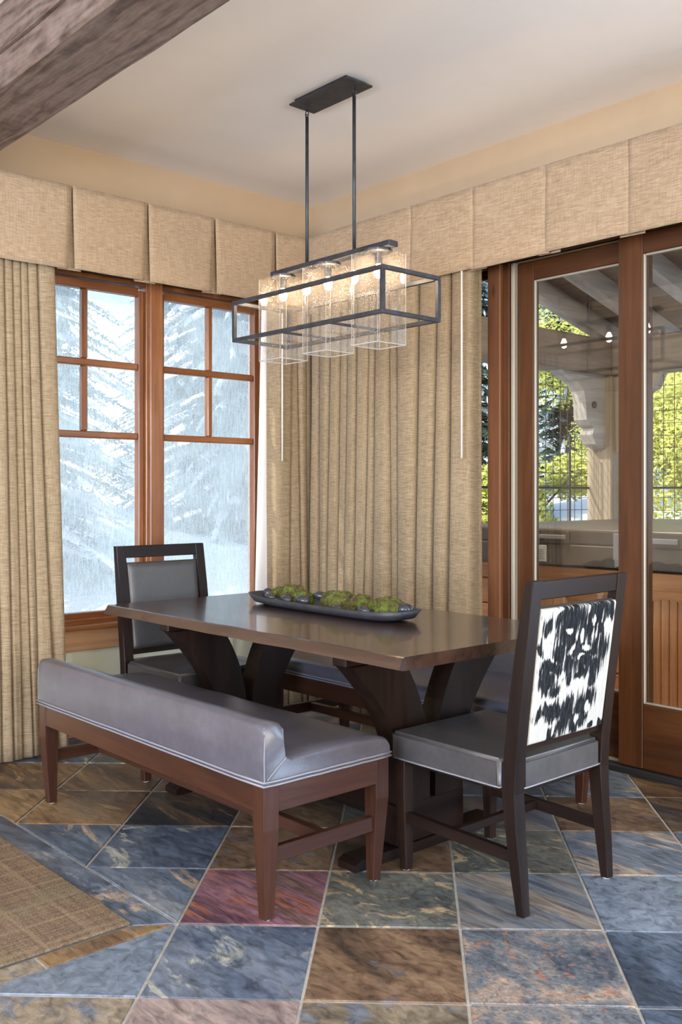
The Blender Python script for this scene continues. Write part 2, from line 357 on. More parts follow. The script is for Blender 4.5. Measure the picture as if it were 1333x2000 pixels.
def post(rows_, bev=.003):
    bm = BM(); rows = [[bm.verts.new((x+a*s/2, y+b*s/2, z)) for a, b in ((-1, -1), (1, -1), (1, 1), (-1, 1))] for x, y, s, z in rows_]
    for A, B in zip(rows, rows[1:]):
        for q in range(4): bm.faces.new((A[q], A[(q+1) % 4], B[(q+1) % 4], B[q]))
    bm.faces.new(rows[0][::-1]); bm.faces.new(rows[-1])
    bmesh.ops.bevel(bm, geom=[e for e in bm.edges if abs(e.verts[0].co.z-e.verts[1].co.z) > .02], offset=bev, segments=1, affect='EDGES'); return bm
def tube(bm, pts, r, n=8, closed=False):
    pts = [Vector(p) for p in pts]; rings = []; N = len(pts); up = None
    for i, p in enumerate(pts):
        if closed: t = (pts[(i+1) % N]-pts[i-1])
        else: t = (pts[min(i+1, N-1)]-pts[max(i-1, 0)])
        t.normalize()
        if up is None: up = t.orthogonal().normalized()
        else: up = (up-t*up.dot(t)).normalized()
        s = t.cross(up)
        rr = r[i] if isinstance(r, (list, tuple)) else r
        rings.append([bm.verts.new(p+(up*math.cos(a)+s*math.sin(a))*rr) for a in (2*PI*k/n for k in range(n))])
    for i in range(N if closed else N-1):
        A, B = rings[i], rings[(i+1) % N]
        for k in range(n): bm.faces.new((A[k], A[(k+1) % n], B[(k+1) % n], B[k]))
    if not closed:
        bm.faces.new(rings[0][::-1]); bm.faces.new(rings[-1])
    return bm
def extrude_poly(bm, poly, axis, a, b):
    """poly: 2-D points (ccw) ; axis 'y': points are (x,z) ; 'x': (y,z) ; 'z': (x,y)"""
    def P(p, t): return {'y': (p[0], t, p[1]), 'x': (t, p[0], p[1]), 'z': (p[0], p[1], t)}[axis]
    A = [bm.verts.new(P(p, a)) for p in poly]; B = [bm.verts.new(P(p, b)) for p in poly]
    n = len(poly)
    bm.faces.new(A); bm.faces.new(B[::-1])
    for i in range(n): bm.faces.new((A[i], B[i], B[(i+1) % n], A[(i+1) % n]))
    bmesh.ops.recalc_face_normals(bm, faces=bm.faces[:]); return bm
def lathe(bm, prof, n=24, loc=(0, 0, 0)):
    rings = []
    for r, z in prof: rings.append([bm.verts.new((loc[0]+r*math.cos(2*PI*k/n), loc[1]+r*math.sin(2*PI*k/n), loc[2]+z)) for k in range(n)])
    for A, B in zip(rings, rings[1:]):
        for k in range(n): bm.faces.new((A[k], A[(k+1) % n], B[(k+1) % n], B[k]))
    bm.faces.new(rings[0][::-1]); bm.faces.new(rings[-1]); return bm
def dup(o, parent=None):
    c = o.copy(); COL.objects.link(c)
    if parent: c.parent = parent
    for ch in o.children: dup(ch, c)
    return c
# ================================================================== SETTING
CH = 3.02
XW, YW = -8.0, -9.0
# ---- floor with slate tiles
floor = struct(obj('floor', box(BM(), XW, .12, YW, .12, -.12, -.004), 'grout'))
T = 1.25/3.052
P0 = Vector((-2.311, -2.229))
U = Vector((math.cos(PI/4), math.sin(PI/4))); V = Vector((math.sin(PI/4), -math.cos(PI/4)))
BX, BY = -2.309, -2.226
def clip(poly, nx, ny, d):
    out = []
    for i in range(len(poly)):
        a, b = poly[i], poly[(i+1) % len(poly)]
        da, db = a.x*nx+a.y*ny-d, b.x*nx+b.y*ny-d
        if da >= 0: out.append(a)
        if (da >= 0) != (db >= 0): out.append(a+(b-a)*(da/(da-db)))
    return out
def area(p): return abs(sum(p[i].x*p[(i+1) % len(p)].y-p[(i+1) % len(p)].x*p[i].y for i in range(len(p))))/2 if len(p) > 2 else 0
def tile_bm(bm, poly, c, h=0.0, bev=.004, tilt=(0, 0)):
    if sum(poly[i].x*poly[(i+1) % len(poly)].y-poly[(i+1) % len(poly)].x*poly[i].y for i in range(len(poly))) < 0: poly = poly[::-1]
    q = [p-c for p in poly]; m = sum(q, Vector((0, 0)))/len(q)
    lo = [bm.verts.new((p.x, p.y, -.02)) for p in q]; mid = [bm.verts.new((p.x, p.y, -.003+h)) for p in q]
    hi = [bm.verts.new((m.x+(p.x-m.x)*(1-bev/max(.02, (p-m).length)), m.y+(p.y-m.y)*(1-bev/max(.02, (p-m).length)), h+tilt[0]*p.x+tilt[1]*p.y)) for p in q]
    n = len(q)
    for i in range(n):
        j = (i+1) % n
        bm.faces.new((lo[i], lo[j], mid[j], mid[i])); bm.faces.new((mid[i], mid[j], hi[j], hi[i]))
    bm.faces.new(hi)
TM = {(0, 0): 'bluepale', (1, 0): 'brown', (2, 0): 'mottled', (3, 0): 'blue', (4, 0): 'blue', (0, 1): 'purple', (1, 1): 'olive', (2, 1): 'streak', (3, 1): 'plain',
      (-1, 1): 'bluetan', (-1, 2): 'bluepale', (0, 2): 'brown', (1, 2): 'brown', (2, 2): 'olive', (3, 2): 'bluetan', (-2, 2): 'bluetan', (4, 1): 'blue',
      (-2, 3): 'rust', (-1, 3): 'darkrust', (0, 3): 'brown', (1, 3): 'olive', (2, 3): 'streak', (3, 3): 'brown', (4, 3): 'darkrust', (4, 2): 'blue', (-3, 3): 'rust',
      (-2, 4): 'rust', (-3, 4): 'rust', (-1, 4): 'brown', (0, 4): 'olive', (1, 4): 'plain', (2, 4): 'blue', (3, 4): 'bluetan', (4, 4): 'rust',
      (-1, 0): 'plain', (0, -1): 'pink', (-1, -1): 'tan', (1, -1): 'tan', (2, -1): 'mottled', (3, -1): 'blue', (-2, 0): 'plain', (-2, -1): 'tan', (3, 5): 'blue', (2, 5): 'plain'}
keys = list(S)
rnd = random.Random(4)
rest = BM(); ntile = 0
G = .004
for i in range(-24, 26):
    for j in range(-24, 26):
        a = P0+V*(i*T)+U*((j-1)*T)
        sq = [a+V*G+U*G, a+V*(T-G)+U*G, a+V*(T-G)+U*(T-G), a+V*G+U*(T-G)]
        c0 = a+V*(T/2)+U*(T/2)
        sq = clip(clip(clip(clip(sq, 1, 0, XW+.01), -1, 0, .055), 0, 1, YW+.01), 0, -1, -.012)
        if len(sq) < 3: continue
        ex = area(clip(clip(sq, -1, 0, -(BX+G*.5)), 0, 1, BY-G*.5))
        if ex > .0004:   # cut along the border band
            pa, pb = clip(sq, 1, 0, BX+G), clip(sq, 0, -1, -(BY-G)); opts = [pa if area(pa) > area(pb) else pb]
        else: opts = [sq]
        for p in opts:
            if area(p) < .0006: continue
            r = c0-Vector((CAMP.x, CAMP.y)); F = Vector((.6787, .7344)); R = Vector((.7344, -.6787))
            dep = r.dot(F); inview = dep > 1.6 and abs(r.dot(R)) < dep*.42+.45
            if inview:
                mt = TM.get((i, j)) or keys[rnd.randrange(len(keys))]
                bm = BM(); tile_bm(bm, p, c0, rnd.uniform(-.001, .001), .004, (rnd.uniform(-.004, .004), rnd.uniform(-.004, .004)))
                o = obj('slate_tile', bm, S[mt], floor, (c0.x, c0.y, 0)); ntile += 1
            else: tile_bm(rest, p, Vector((0, 0)))
# border band beside the rug
RX, RY = -2.412, -2.152
def band(pts, mt):
    c = sum((Vector(p) for p in pts), Vector((0, 0)))/len(pts); bm = BM(); tile_bm(bm, [Vector(p) for p in pts], c, 0, .003)
    obj('border_tile', bm, S[mt], floor, (c.x, c.y, 0))
ys = [RY-.0, -1.85, -1.40, -.95, -.50, -.02]
for k in range(5):
    a, b = ys[k], ys[k+1]
    mt = ['bluetan', 'bluepale', 'blue', 'plain', 'rust'][k]
    if k == 0: band([(RX, RY), (BX-G, BY+.004), (BX-G, b-G), (RX, b-G)], mt)
    else: band([(RX, a+G), (BX-G, a+G), (BX-G, b-G), (RX, b-G)], mt)
xs = [RX, -2.70, -3.12, -3.54, -3.96, -4.4]
for k in range(5):
    a, b = xs[k], xs[k+1]
    mt = ['rust', 'tan', 'bluetan', 'brown', 'plain'][k]
    if k == 0: band([(RX-.006, RY), (BX-.012, BY+G), (b+G, BY+G), (b+G, RY)], mt)
    else: band([(a-G, RY), (a-G, BY+G), (b+G, BY+G), (b+G, RY)], mt)
o = obj('slate_tile_field', rest, S['tan'], floor, kind='stuff')
rug = BM(); box(rug, -6.5, RX-.004, RY+.004, -.15, .001, .010, .004, 2)
tag(obj('woven_rug', rug, 'rug'), 'brown and tan plaid woven rug set into the tile floor at left', 'rug')
# ---- walls
wl = BM()   # window wall, plane y=0, with opening x -1.86..-.335, z .60..2.42
for a in ((XW, -1.86, 0, .2, 0, CH), (-.335, .2, 0, .2, 0, CH), (-1.86, -.335, 0, .2, 2.42, CH)): box(wl, *a)
wall_n = struct(obj('wall_left', wl, 'wall'))
low = BM(); box(low, -1.86, -.335, 0, .2, 0, .57)
for a in ((-3.9, -1.855, -.004, 0, .0, .44), ): box(low, *a)
struct(obj('wall_left_below_window', low, 'cream'))
dado = sempty('trim_1')
boxo('panel_batten', 'cream', dado, -1.60, -1.575, -.014, 0, .10, .438)
boxo('panel_batten', 'cream', dado, -.62, -.595, -.014, 0, .10, .438)
wr = BM()
Z2 = 2.40
for a in ((0, .2, -.50, .2, 0, CH), (0, .2, -.50-.0, -.50, 0, CH), (0, .2, -3.10, -.50, Z2, CH), (0, .2, -4.1, -3.10, 0, CH), (0, .2, -7.1, -4.1, 0, .1), (0, .2, -7.1, -4.1, Z2, CH), (0, .2, YW, -7.1, 0, CH)): 
    if a[3]-a[2] > .01: box(wr, *a)
struct(obj('wall_right', wr, 'wall'))
wb = BM()
for a in ((XW-.2, XW, YW, -5.9, 0, CH), (XW-.2, XW, -1.3, .2, 0, CH), (XW-.2, XW, -5.9, -1.3, 0, .4), (XW-.2, XW, -5.9, -1.3, 2.7, CH)): box(wb, *a)
struct(obj('wall_west', wb, 'wall'))
ws = BM()
for a in ((XW, -6.3, YW-.2, YW, 0, CH), (-1.7, .2, YW-.2, YW, 0, CH), (-6.3, -1.7, YW-.2, YW, 0, .4), (-6.3, -1.7, YW-.2, YW, 2.7, CH)): box(ws, *a)
struct(obj('wall_back', ws, 'wall'))
cl = BM(); box(cl, XW-.2, .2, YW-.2, .2, CH, CH+.15); struct(obj('ceiling', cl, 'ceil'))
# baseboards
bb = sempty('baseboard_left')
boxo('board', 'apron', bb, -8, 0, -.022, 0, 0, .13, .004)
bb2 = sempty('baseboard_right')
boxo('board', 'door_y', bb2, -.022, 0, -.46, -.022, 0, .13, .004); boxo('board', 'door_y', bb2, -.022, 0, -4.1, -3.22, 0, .13, .004)
# ---- ceiling beam (rough-sawn, with a long drying check on its side)
def beam():
    bm = BM(); x0, x1, z0, z1 = -2.412, -2.142, 2.72, 3.02
    prof = [(x0, z1), (x0, 2.90), (x0, 2.862), (x0, 2.852), (x0+.02, 2.846), (x0+.002, 2.838), (x0, 2.80), (x0, z0+.012), (x0+.012, z0), (-2.28, z0), (x1-.008, z0), (x1, z0+.008), (x1, z1)]
    ny = 150; rings = []
    for k in range(ny+1):
        y = .0-9.0*k/ny; r = []
        wob = .012*mnoise.noise(Vector((y*1.7, 0, 3))); op = max(0, min(1, (mnoise.noise(Vector((y*.9, 5, 1)))+.35)*2)) if y > -1.0 or y < -2.6 else 1
        for q, (x, z) in enumerate(prof):
            dx = .003*mnoise.noise(Vector((y*3, q, 0))); dz = .003*mnoise.noise(Vector((y*3, 0, q)))
            if q in (2, 3, 4, 5): dz += wob*2
            if q == 4: dx += .012*op
            r.append(bm.verts.new((x+dx, y, z+dz if z < 3.01 else z)))
        rings.append(r)
    n = len(prof)
    for A, B in zip(rings, rings[1:]):
        for q in range(n): bm.faces.new((A[q], A[(q+1) % n], B[(q+1) % n], B[q]))
    bm.faces.new(rings[0]); bm.faces.new(rings[-1][::-1]); bmesh.ops.recalc_face_normals(bm, faces=bm.faces[:]); return bm
tag(obj('ceiling_beam', beam(), 'beam'), 'rough-sawn brown timber ceiling beam at upper left', 'beam')
# ---- windows in the left wall
def frame_rect(bm, x0, x1, z0, z1, w, y0, y1, bev=.003):
    box(bm, x0, x0+w, y0, y1, z0, z1, bev); box(bm, x1-w, x1, y0, y1, z0, z1, bev)
    box(bm, x0+w, x1-w, y0, y1, z0, z0+w, bev); box(bm, x0+w, x1-w, y0, y1, z1-w, z1, bev)
def window(name, gx0, gx1):
    w = sempty(name); gz0, gz1 = .625, 2.315
    for (a, b, c, d) in ((gx0-.032, gx0, gz0-.03, gz1+.03), (gx1, gx1+.032, gz0-.03, gz1+.03)): boxo('sash_stile', 'fir_z', w, a, b, .045, .095, c, d, .004)
    boxo('sash_rail', 'fir_x', w, gx0, gx1, .045, .095, gz0-.03, gz0, .004); boxo('sash_rail', 'fir_x', w, gx0, gx1, .045, .095, gz1, gz1+.045, .004)
    gm = (gx0+gx1)/2
    for zz in (1.932, 1.554): boxo('muntin', 'fir_x', w, gx0, gx1, .052, .092, zz-.018, zz+.018, .006)
    for (a, b) in ((1.572, 1.914), (1.950, gz1)): boxo('muntin', 'fir_z', w, gm-.016, gm+.016, .052, .092, a, b, .006)
    for (a, b, c, d) in ((gx0, gm-.016, 1.572, 1.914), (gm+.016, gx1, 1.572, 1.914), (gx0, gm-.016, 1.95, gz1), (gm+.016, gx1, 1.95, gz1), (gx0, gx1, gz0, 1.536)):
        boxo('pane', 'glass', w, a, b, .078, .082, c, d, 0)
    bm = BM(); frame_rect(bm, gx0-.055, gx1+.055, gz0-.05, gz1+.075, .023, .02, .11, .004); obj('stop_bead', bm, 'fir_z', w)
    bm = BM(); box(bm, gx0-.03, gx1+.03, .126, .128, gz0-.03, gz1+.03); obj('insect_screen', bm, 'screen', w)
    return w
window('window_1', -1.782, -1.168); window('window_2', -1.010, -.402)
tr = sempty('trim_4')
boxo('mullion', 'fir_z', tr, -1.113+.004, -1.065-.004+.002, .0, .12, .57, 2.42, .003); boxo('mullion_cover', 'fir_z', tr, -1.128, -1.052, -.012, .02, .57, 2.42, .004)
boxo('jamb', 'fir_z', tr, -.347, -.33, -.0, .19, .57, 2.42, .003); boxo('jamb', 'fir_z', tr, -1.86, -1.84, 0, .19, .57, 2.42, .003)
boxo('casing', 'fir_z', tr, -.345, -.27, -.02, 0, .54, 2.44, .006); boxo('head', 'fir_x', tr, -1.86, -.33, 0, .19, 2.395, 2.42, .003)
boxo('head_casing', 'fir_x', tr, -1.9, -.27, -.02, 0, 2.40, 2.47, .006)
boxo('sill', 'fir_x', tr, -1.90, -.26, -.055, .12, .548, .572, .008, 3); boxo('sill_slope', 'fir_x', tr, -1.84, -.347, .01, .19, .57, .592, .003)
boxo('apron', 'apron', tr, -1.88, -.28, -.028, 0, .440, .548, .004)
ol = thing('wall_outlet', 'white outlet plate low on the wall beside the left curtain', 'outlet', (-1.625, -.004, .34))
obj('plate', box(BM(), -.035, .035, -.006, 0, -.055, .055, .002), 'white', ol)
for s in (-1, 1): obj('socket', box(BM(), -.014, .014, -.008, -.004, s*.022-.012, s*.022+.012, .001), 'felt', ol)
# ---- glazed doors and fixed light in the right wall
def glazed(name, x0, x1, y0, y1, st, gz0, gz1, z0, z1, stile2=None):
    d = sempty(name); s2 = stile2 or st; xm = (x0+x1)/2    # y0 > y1 (y0 is left in the picture)
    boxo('stile', 'door_z', d, x0, x1, y0-st, y0, z0, z1, .004); boxo('stile', 'door_z', d, x0, x1, y1, y1+s2, z0, z1, .004)
    boxo('top_rail', 'door_y', d, x0, x1, y1+s2, y0-st, gz1, z1, .004); boxo('bottom_rail', 'door_y', d, x0+.001, x1-.001, y1+s2, y0-st, z0, gz0, .004)
    a, b = y1+s2, y0-st
    boxo('glass_pane', 'glass_door', d, xm-.003, xm+.003, a, b, gz0, gz1, 0)
    bm = BM(); t = .009
    box(bm, x0+.004, x0+.020, b-t, b, gz0, gz1, .003); box(bm, x0+.004, x0+.020, a, a+t, gz0, gz1, .003)
    box(bm, x0+.004, x0+.020, a+t, b-t, gz0, gz0+t, .003); box(bm, x0+.004, x0+.020, a+t, b-t, gz1-t, gz1, .003)
    obj('glazing_bead', bm, 'brass', d)
    return d
glazed('door_1', .030, .078, -1.600, -2.335, .100, .335, 2.300, .03, 2.395)
glazed('door_2', -.028, .022, -2.222, -3.07, .125, .317, 2.303, .03, 2.395)
glazed('window_3', .04, .085, -.52, -1.44, .04, .12, 2.36, .0, 2.40)
tr = sempty('trim_5')
boxo('outer_post', 'dark', tr, .02, .10, -1.455, -1.44, 0, Z2, .002); boxo('casing', 'casing', tr, -.028, .02, -1.535, -1.452, 0, Z2, .004)
boxo('inner_jamb', 'door_z', tr, -.006, .09, -1.575, -1.535, 0, Z2, .003); boxo('weather_strip', 'brass', tr, .006, .06, -1.598, -1.577, .02, Z2, .003)
boxo('casing', 'door_z', tr, -.028, .02, -3.20, -3.08, 0, Z2+.1, .004); boxo('casing', 'fir_z', tr, -.028, 0, -.52, -.44, 0, Z2+.1, .004)
boxo('head_casing', 'door_y', tr, -.028, .02, -3.20, -.44, Z2, Z2+.1, .004)
boxo('threshold', 'dark', tr, -.05, .15, -3.1, -1.46, .0, .028, .004); boxo('track', 'brass', tr, .0, .024, -2.22, -1.60, .028, .04, .002)
# windows of the rest of the room (behind the photographer)
for nm, (a, b) in {'window_4': (XW, 0), 'window_5': (0, YW)}.items():
    w = sempty(nm)
    if nm == 'window_4':
        for k in range(4): boxo('mullion', 'fir_z', w, XW-.12, XW-.04, -5.9+k*4.6/3-.04, -5.9+k*4.6/3+.04, .4, 2.7)
    else:
        for k in range(4): boxo('mullion', 'fir_z', w, -6.3+k*4.6/3-.04, -6.3+k*4.6/3+.04, YW-.12, YW-.04, .4, 2.7)
w = sempty('window_6')
for k in range(4): boxo('mullion', 'door_z', w, .04, .1, -7.1+k-.04+.04*(k == 0)-.04*(k == 3), -7.1+k+.04+.04*(k == 0)-.04*(k == 3), .1, Z2)
# ================================================================== VALANCES
def valance(name, label, x_of, seams, z0, z1, wall):
    """x_of(s, out, z) -> world point ; seams list of s along the wall; out = distance from the wall"""
    t = thing(name, label, 'valance', (0, 0, 0))
    rr = random.Random(7)
    for k in range(len(seams)-1):
        a, b = seams[k], seams[k+1]; nx, nz = 14, 12; vs = []; fs = []
        dz = rr.uniform(-.006, .006)
        for j in range(nz+1):
            v = j/nz
            for i in range(nx+1):
                u = i/nx; gap = .003+.013*v
                s = a+(b-a)*u
                s += gap*(1-2*u) if (u < .12 or u > .88) else gap*(1-2*u)
                bow = .010*v*math.sin(PI*u)+.006*v*mnoise.noise(Vector((k*3+u*2.2, v, 1)))
                edge = -.006*v*(max(0, abs(u-.5)-.4)*10)
                vs.append(x_of(s, .245+bow+edge, z1+(z0-z1)*v+dz*v-.004*math.sin(PI*u)*v))
        for j in range(nz):
            for i in range(nx): q = j*(nx+1)+i; fs.append((q, q+1, q+nx+2, q+nx+1))
        o = obj('pleat_panel', (vs, [], fs), 'linen_v', t, smooth=True)
        m = o.modifiers.new('s', 'SOLIDIFY'); m.thickness = .004; m.offset = 0
        # pleat insert behind the seam
        if k:
            vs = [x_of(a-.06, .222, z1), x_of(a+.06, .222, z1), x_of(a+.06, .216, z0-.002), x_of(a-.06, .216, z0-.004)]
            vs += [x_of(a-.06, .216, z1), x_of(a+.06, .216, z1), x_of(a+.06, .210, z0-.002), x_of(a-.06, .210, z0-.004)]
            obj('pleat_insert', (vs, [], [(0, 1, 2, 3), (7, 6, 5, 4), (0, 4, 5, 1), (1, 5, 6, 2), (2, 6, 7, 3), (3, 7, 4, 0)]), 'linen_v', t)
    a, b = seams[0], seams[-1]
    vs = [x_of(a, .001, z1-.02), x_of(b, .001, z1-.02), x_of(b, .20, z1-.02), x_of(a, .20, z1-.02), x_of(a, .001, z1-.003), x_of(b, .001, z1-.003), x_of(b, .20, z1-.003), x_of(a, .20, z1-.003)]
    obj('mounting_board', (vs, [], [(0, 1, 2, 3), (7, 6, 5, 4), (0, 4, 5, 1), (1, 5, 6, 2), (2, 6, 7, 3), (3, 7, 4, 0)]), 'linen_v', t)
    return t
Z0V, Z1V = 2.335, 2.735
valance('pleated_valance', 'box-pleated beige linen valance above the two wood windows', lambda s, o, z: (s, -o, z), [-3.34, -2.93, -2.515, -2.10, -1.689, -1.278, -.871, -.464, -.232], Z0V, Z1V, 'n')
valance('pleated_valance', 'box-pleated beige linen valance above the glazed doors', lambda s, o, z: (-o+.022, s, z), [-.236, -.66, -1.094, -1.526, -1.965, -2.400, -2.84, -3.28], Z0V+.012, Z1V+.01, 'e')
# ================================================================== CURTAINS
def curtain(name, label, base, e_top, e_bot, z0, z1, amp, lean=0.0, seed=1, nx=260, lining=None, wand=None):
    """base(s,out,z): world point; e_top / e_bot: positions of the valleys between folds along the rod and at the hem"""
    t = thing(name, label, 'curtain', (0, 0, 0)); rr = random.Random(seed)
    folds = len(e_top)-1; per = nx//folds; nx = per*folds
    amps = [rr.uniform(.8, 1.15) for _ in range(folds)]; wob = [rr.uniform(-1, 1) for _ in range(folds+1)]
    nz = 30; vs = []; fs = []
    for j in range(nz+1):
        v = j/nz; z = z1+(z0-z1)*v; m = v**1.15
        E = [a*(1-m)+b*m+.006*wob[q]*math.sin(v*5+q) for q, (a, b) in enumerate(zip(e_top, e_bot))]
        for i in range(nx+1):
            k = min(folds-1, i//per); f = (i-k*per)/per
            a, b = E[k], E[k+1]; wd = abs(b-a)
            A = (amp*.6+.50*wd)*amps[k]*(.8+.3*v); A = min(A, .085)
            c = 1-abs(2*f-1)**2.6                               # broad front, tight valley
            out = A*(1.6*c-.9)+.10*A*math.sin(f*PI*3+wob[k]*3)*v
            fl = f+.16*math.sin(2*PI*f)*-1                      # linger in the valleys
            s = a+(b-a)*fl+(b-a)*.16*(c-.4)*(1 if (b-a)*(e_top[-1]-e_top[0]) > 0 else -1)*(0 if i in (0, nx) else 1)
            out += .008*mnoise.noise(Vector((k*1.3+f, v*3, seed)))*v
            vs.append(base(s, out+lean*v, z))
    for j in range(nz):
        for i in range(nx): q = j*(nx+1)+i; fs.append((q, q+1, q+nx+2, q+nx+1))
    o = obj('fabric_panel', (vs, [], fs), 'linen', t, smooth=True); m = o.modifiers.new('s', 'SOLIDIFY'); m.thickness = .003; m.offset = 0
    if lining:
        vs = []; fs = []
        for j in range(13):
            v = j/12
            for i in range(9):
                u = i/8
                a0 = lining[0]*(1-v)+lining[2]*v; a1 = lining[1]*(1-v)+lining[3]*v
                vs.append(base(a0+(a1-a0)*u, -.05+.006*math.sin(u*9), z1+(z0+.0-z1)*v))
        for j in range(12):
            for i in range(8): q = j*9+i; fs.append((q, q+1, q+10, q+9))
        o = obj('lining', (vs, [], fs), 'lining', t, smooth=True); m = o.modifiers.new('s', 'SOLIDIFY'); m.thickness = .003
    if wand:
        s, out, za, zb = wand; bm = BM(); tube(bm, [base(s, out, za), base(s, out, (za+zb)/2), base(s, out, zb)], .0045, 8); obj('wand', bm, 'white', t, smooth=True)
    return t
bn = lambda s, o, z: (s, -.165-o, z)
be = lambda s, o, z: (-.150-o, s, z)
def px_s(px, plane):   # curtain valley positions measured along each wall
    a = math.radians(47.26); dx = math.cos(a)+math.sin(a)*(px-730)/1893; dy = math.sin(a)-math.cos(a)*(px-730)/1893
    return CAMP.x+dx*(-.17-CAMP.y)/dy if plane == 'n' else CAMP.y+dy*(-.155-CAMP.x)/dx
curtain('linen_curtain', 'beige linen curtain panel at the left of the windows', bn, [px_s(p, 'n') for p in (-75, -52, -30, -14, 4, 21, 37, 50, 66, 103)], [px_s(p, 'n') for p in (-70, -50, -32, -12, 12, 30, 48, 66, 94, 118)], .012, 2.50, .026, .07, 3, 400)
curtain('linen_curtain', 'narrow beige linen curtain in the corner, right of the windows', bn, [px_s(p, 'n') for p in (532, 566, 577, 594, 606)], [px_s(p, 'n') for p in (536, 558, 583, 598, 607)], .012, 2.50, .030, 0, 11, 220, lining=(-.46, -.34, -.53, -.34), wand=(-.395, .055, 2.36, 1.43))
curtain('linen_curtain', 'wide beige linen curtain drawn between the corner and the glazed doors', be, [px_s(p, 'e') for p in (612, 630, 651, 669, 683, 702, 724, 737, 763, 778, 822, 856, 884, 927)], [px_s(p, 'e') for p in (611, 626, 642, 659, 673, 694, 712, 728, 768, 782, 812, 848, 878, 922)], .012, 2.50, .030, 0, 23, 780, wand=(-1.455, .075, 2.36, 1.42))
# ================================================================== DINING TABLE
TX0, TX1, TY0, TY1 = -1.795, -.842, -2.625, -.785
tb = thing('dining_table', 'dark espresso live-edge dining table with curved trestle legs', 'table', (-1.32, -1.705, 0))
def tabletop():
    bm = BM(); n = 60; top = []; bot = []
    def edge(sx):
        pts = []
        for k in range(n+1):
            y = TY0+(TY1-TY0)*k/n
            w = .010*mnoise.noise(Vector((y*2.1, sx*4, 0)))+.006*mnoise.noise(Vector((y*6, sx*4, 2)))
            pts.append((y, w))
        return pts
    L_, R_ = edge(1), edge(2)
    rows = []
    for k in range(n+1):
        y, wl_ = L_[k]; _, wr_ = R_[k]
        prof = [(TX0+.022+wl_, .760), (TX0+.015+wl_, .757), (TX0+.004+wl_, .738), (TX0-.003+wl_, .724), (TX0+.014+wl_, .719),
                (TX1-.014+wr_, .719), (TX1+.003+wr_, .724), (TX1-.004+wr_, .738), (TX1-.015+wr_, .757), (TX1-.022+wr_, .760)]
        rows.append([bm.verts.new((x+1.32, y+1.705, z)) for x, z in prof])
    m = len(rows[0])
    for A, B in zip(rows, rows[1:]):
        for q in range(m): bm.faces.new((A[q], A[(q+1) % m], B[(q+1) % m], B[q]))
    bm.faces.new(rows[0]); bm.faces.new(rows[-1][::-1]); bmesh.ops.recalc_face_normals(bm, faces=bm.faces[:]); return bm
obj('tabletop', tabletop(), 'tabletop', tb)
for sy in (-1, 1):
    ya, yb = sorted((sy*.600, sy*.510))
    obj('foot', extrude_poly(BM(), [(-.365, 0), (.365, 0), (.365, .022), (.34, .036), (-.34, .036), (-.365, .022)], 'y', ya, yb), 'espresso_x', tb)
    obj('pedestal_block', box(BM(), -.17, .17, ya+.005, yb-.005, .036, .175, .004), 'espresso_x', tb)
    obj('cross_rail', box(BM(), -.40, .40, ya+.01, yb-.01, .676, .720, .004), 'espresso_x', tb)
    for sx in (-1, 1):
        inner = []; outer = []
        for k in range(13):
            t_ = k/12; z = .175+(.676-.175)*t_
            c = max(0, (t_-.25)/.75)
            inner.append((sx*(.014+.128*c**2.0), z)); outer.append((sx*(.158+.222*c**1.75), z))
        poly = inner+outer[::-1]
        if sx < 0: poly = poly[::-1]
        obj('leg', extrude_poly(BM(), poly, 'y', ya, yb), 'espresso_z', tb)
obj('stretcher_beam', box(BM(), -.035, .035, -.51, .51, .05, .14, .004), 'espresso_y', tb)
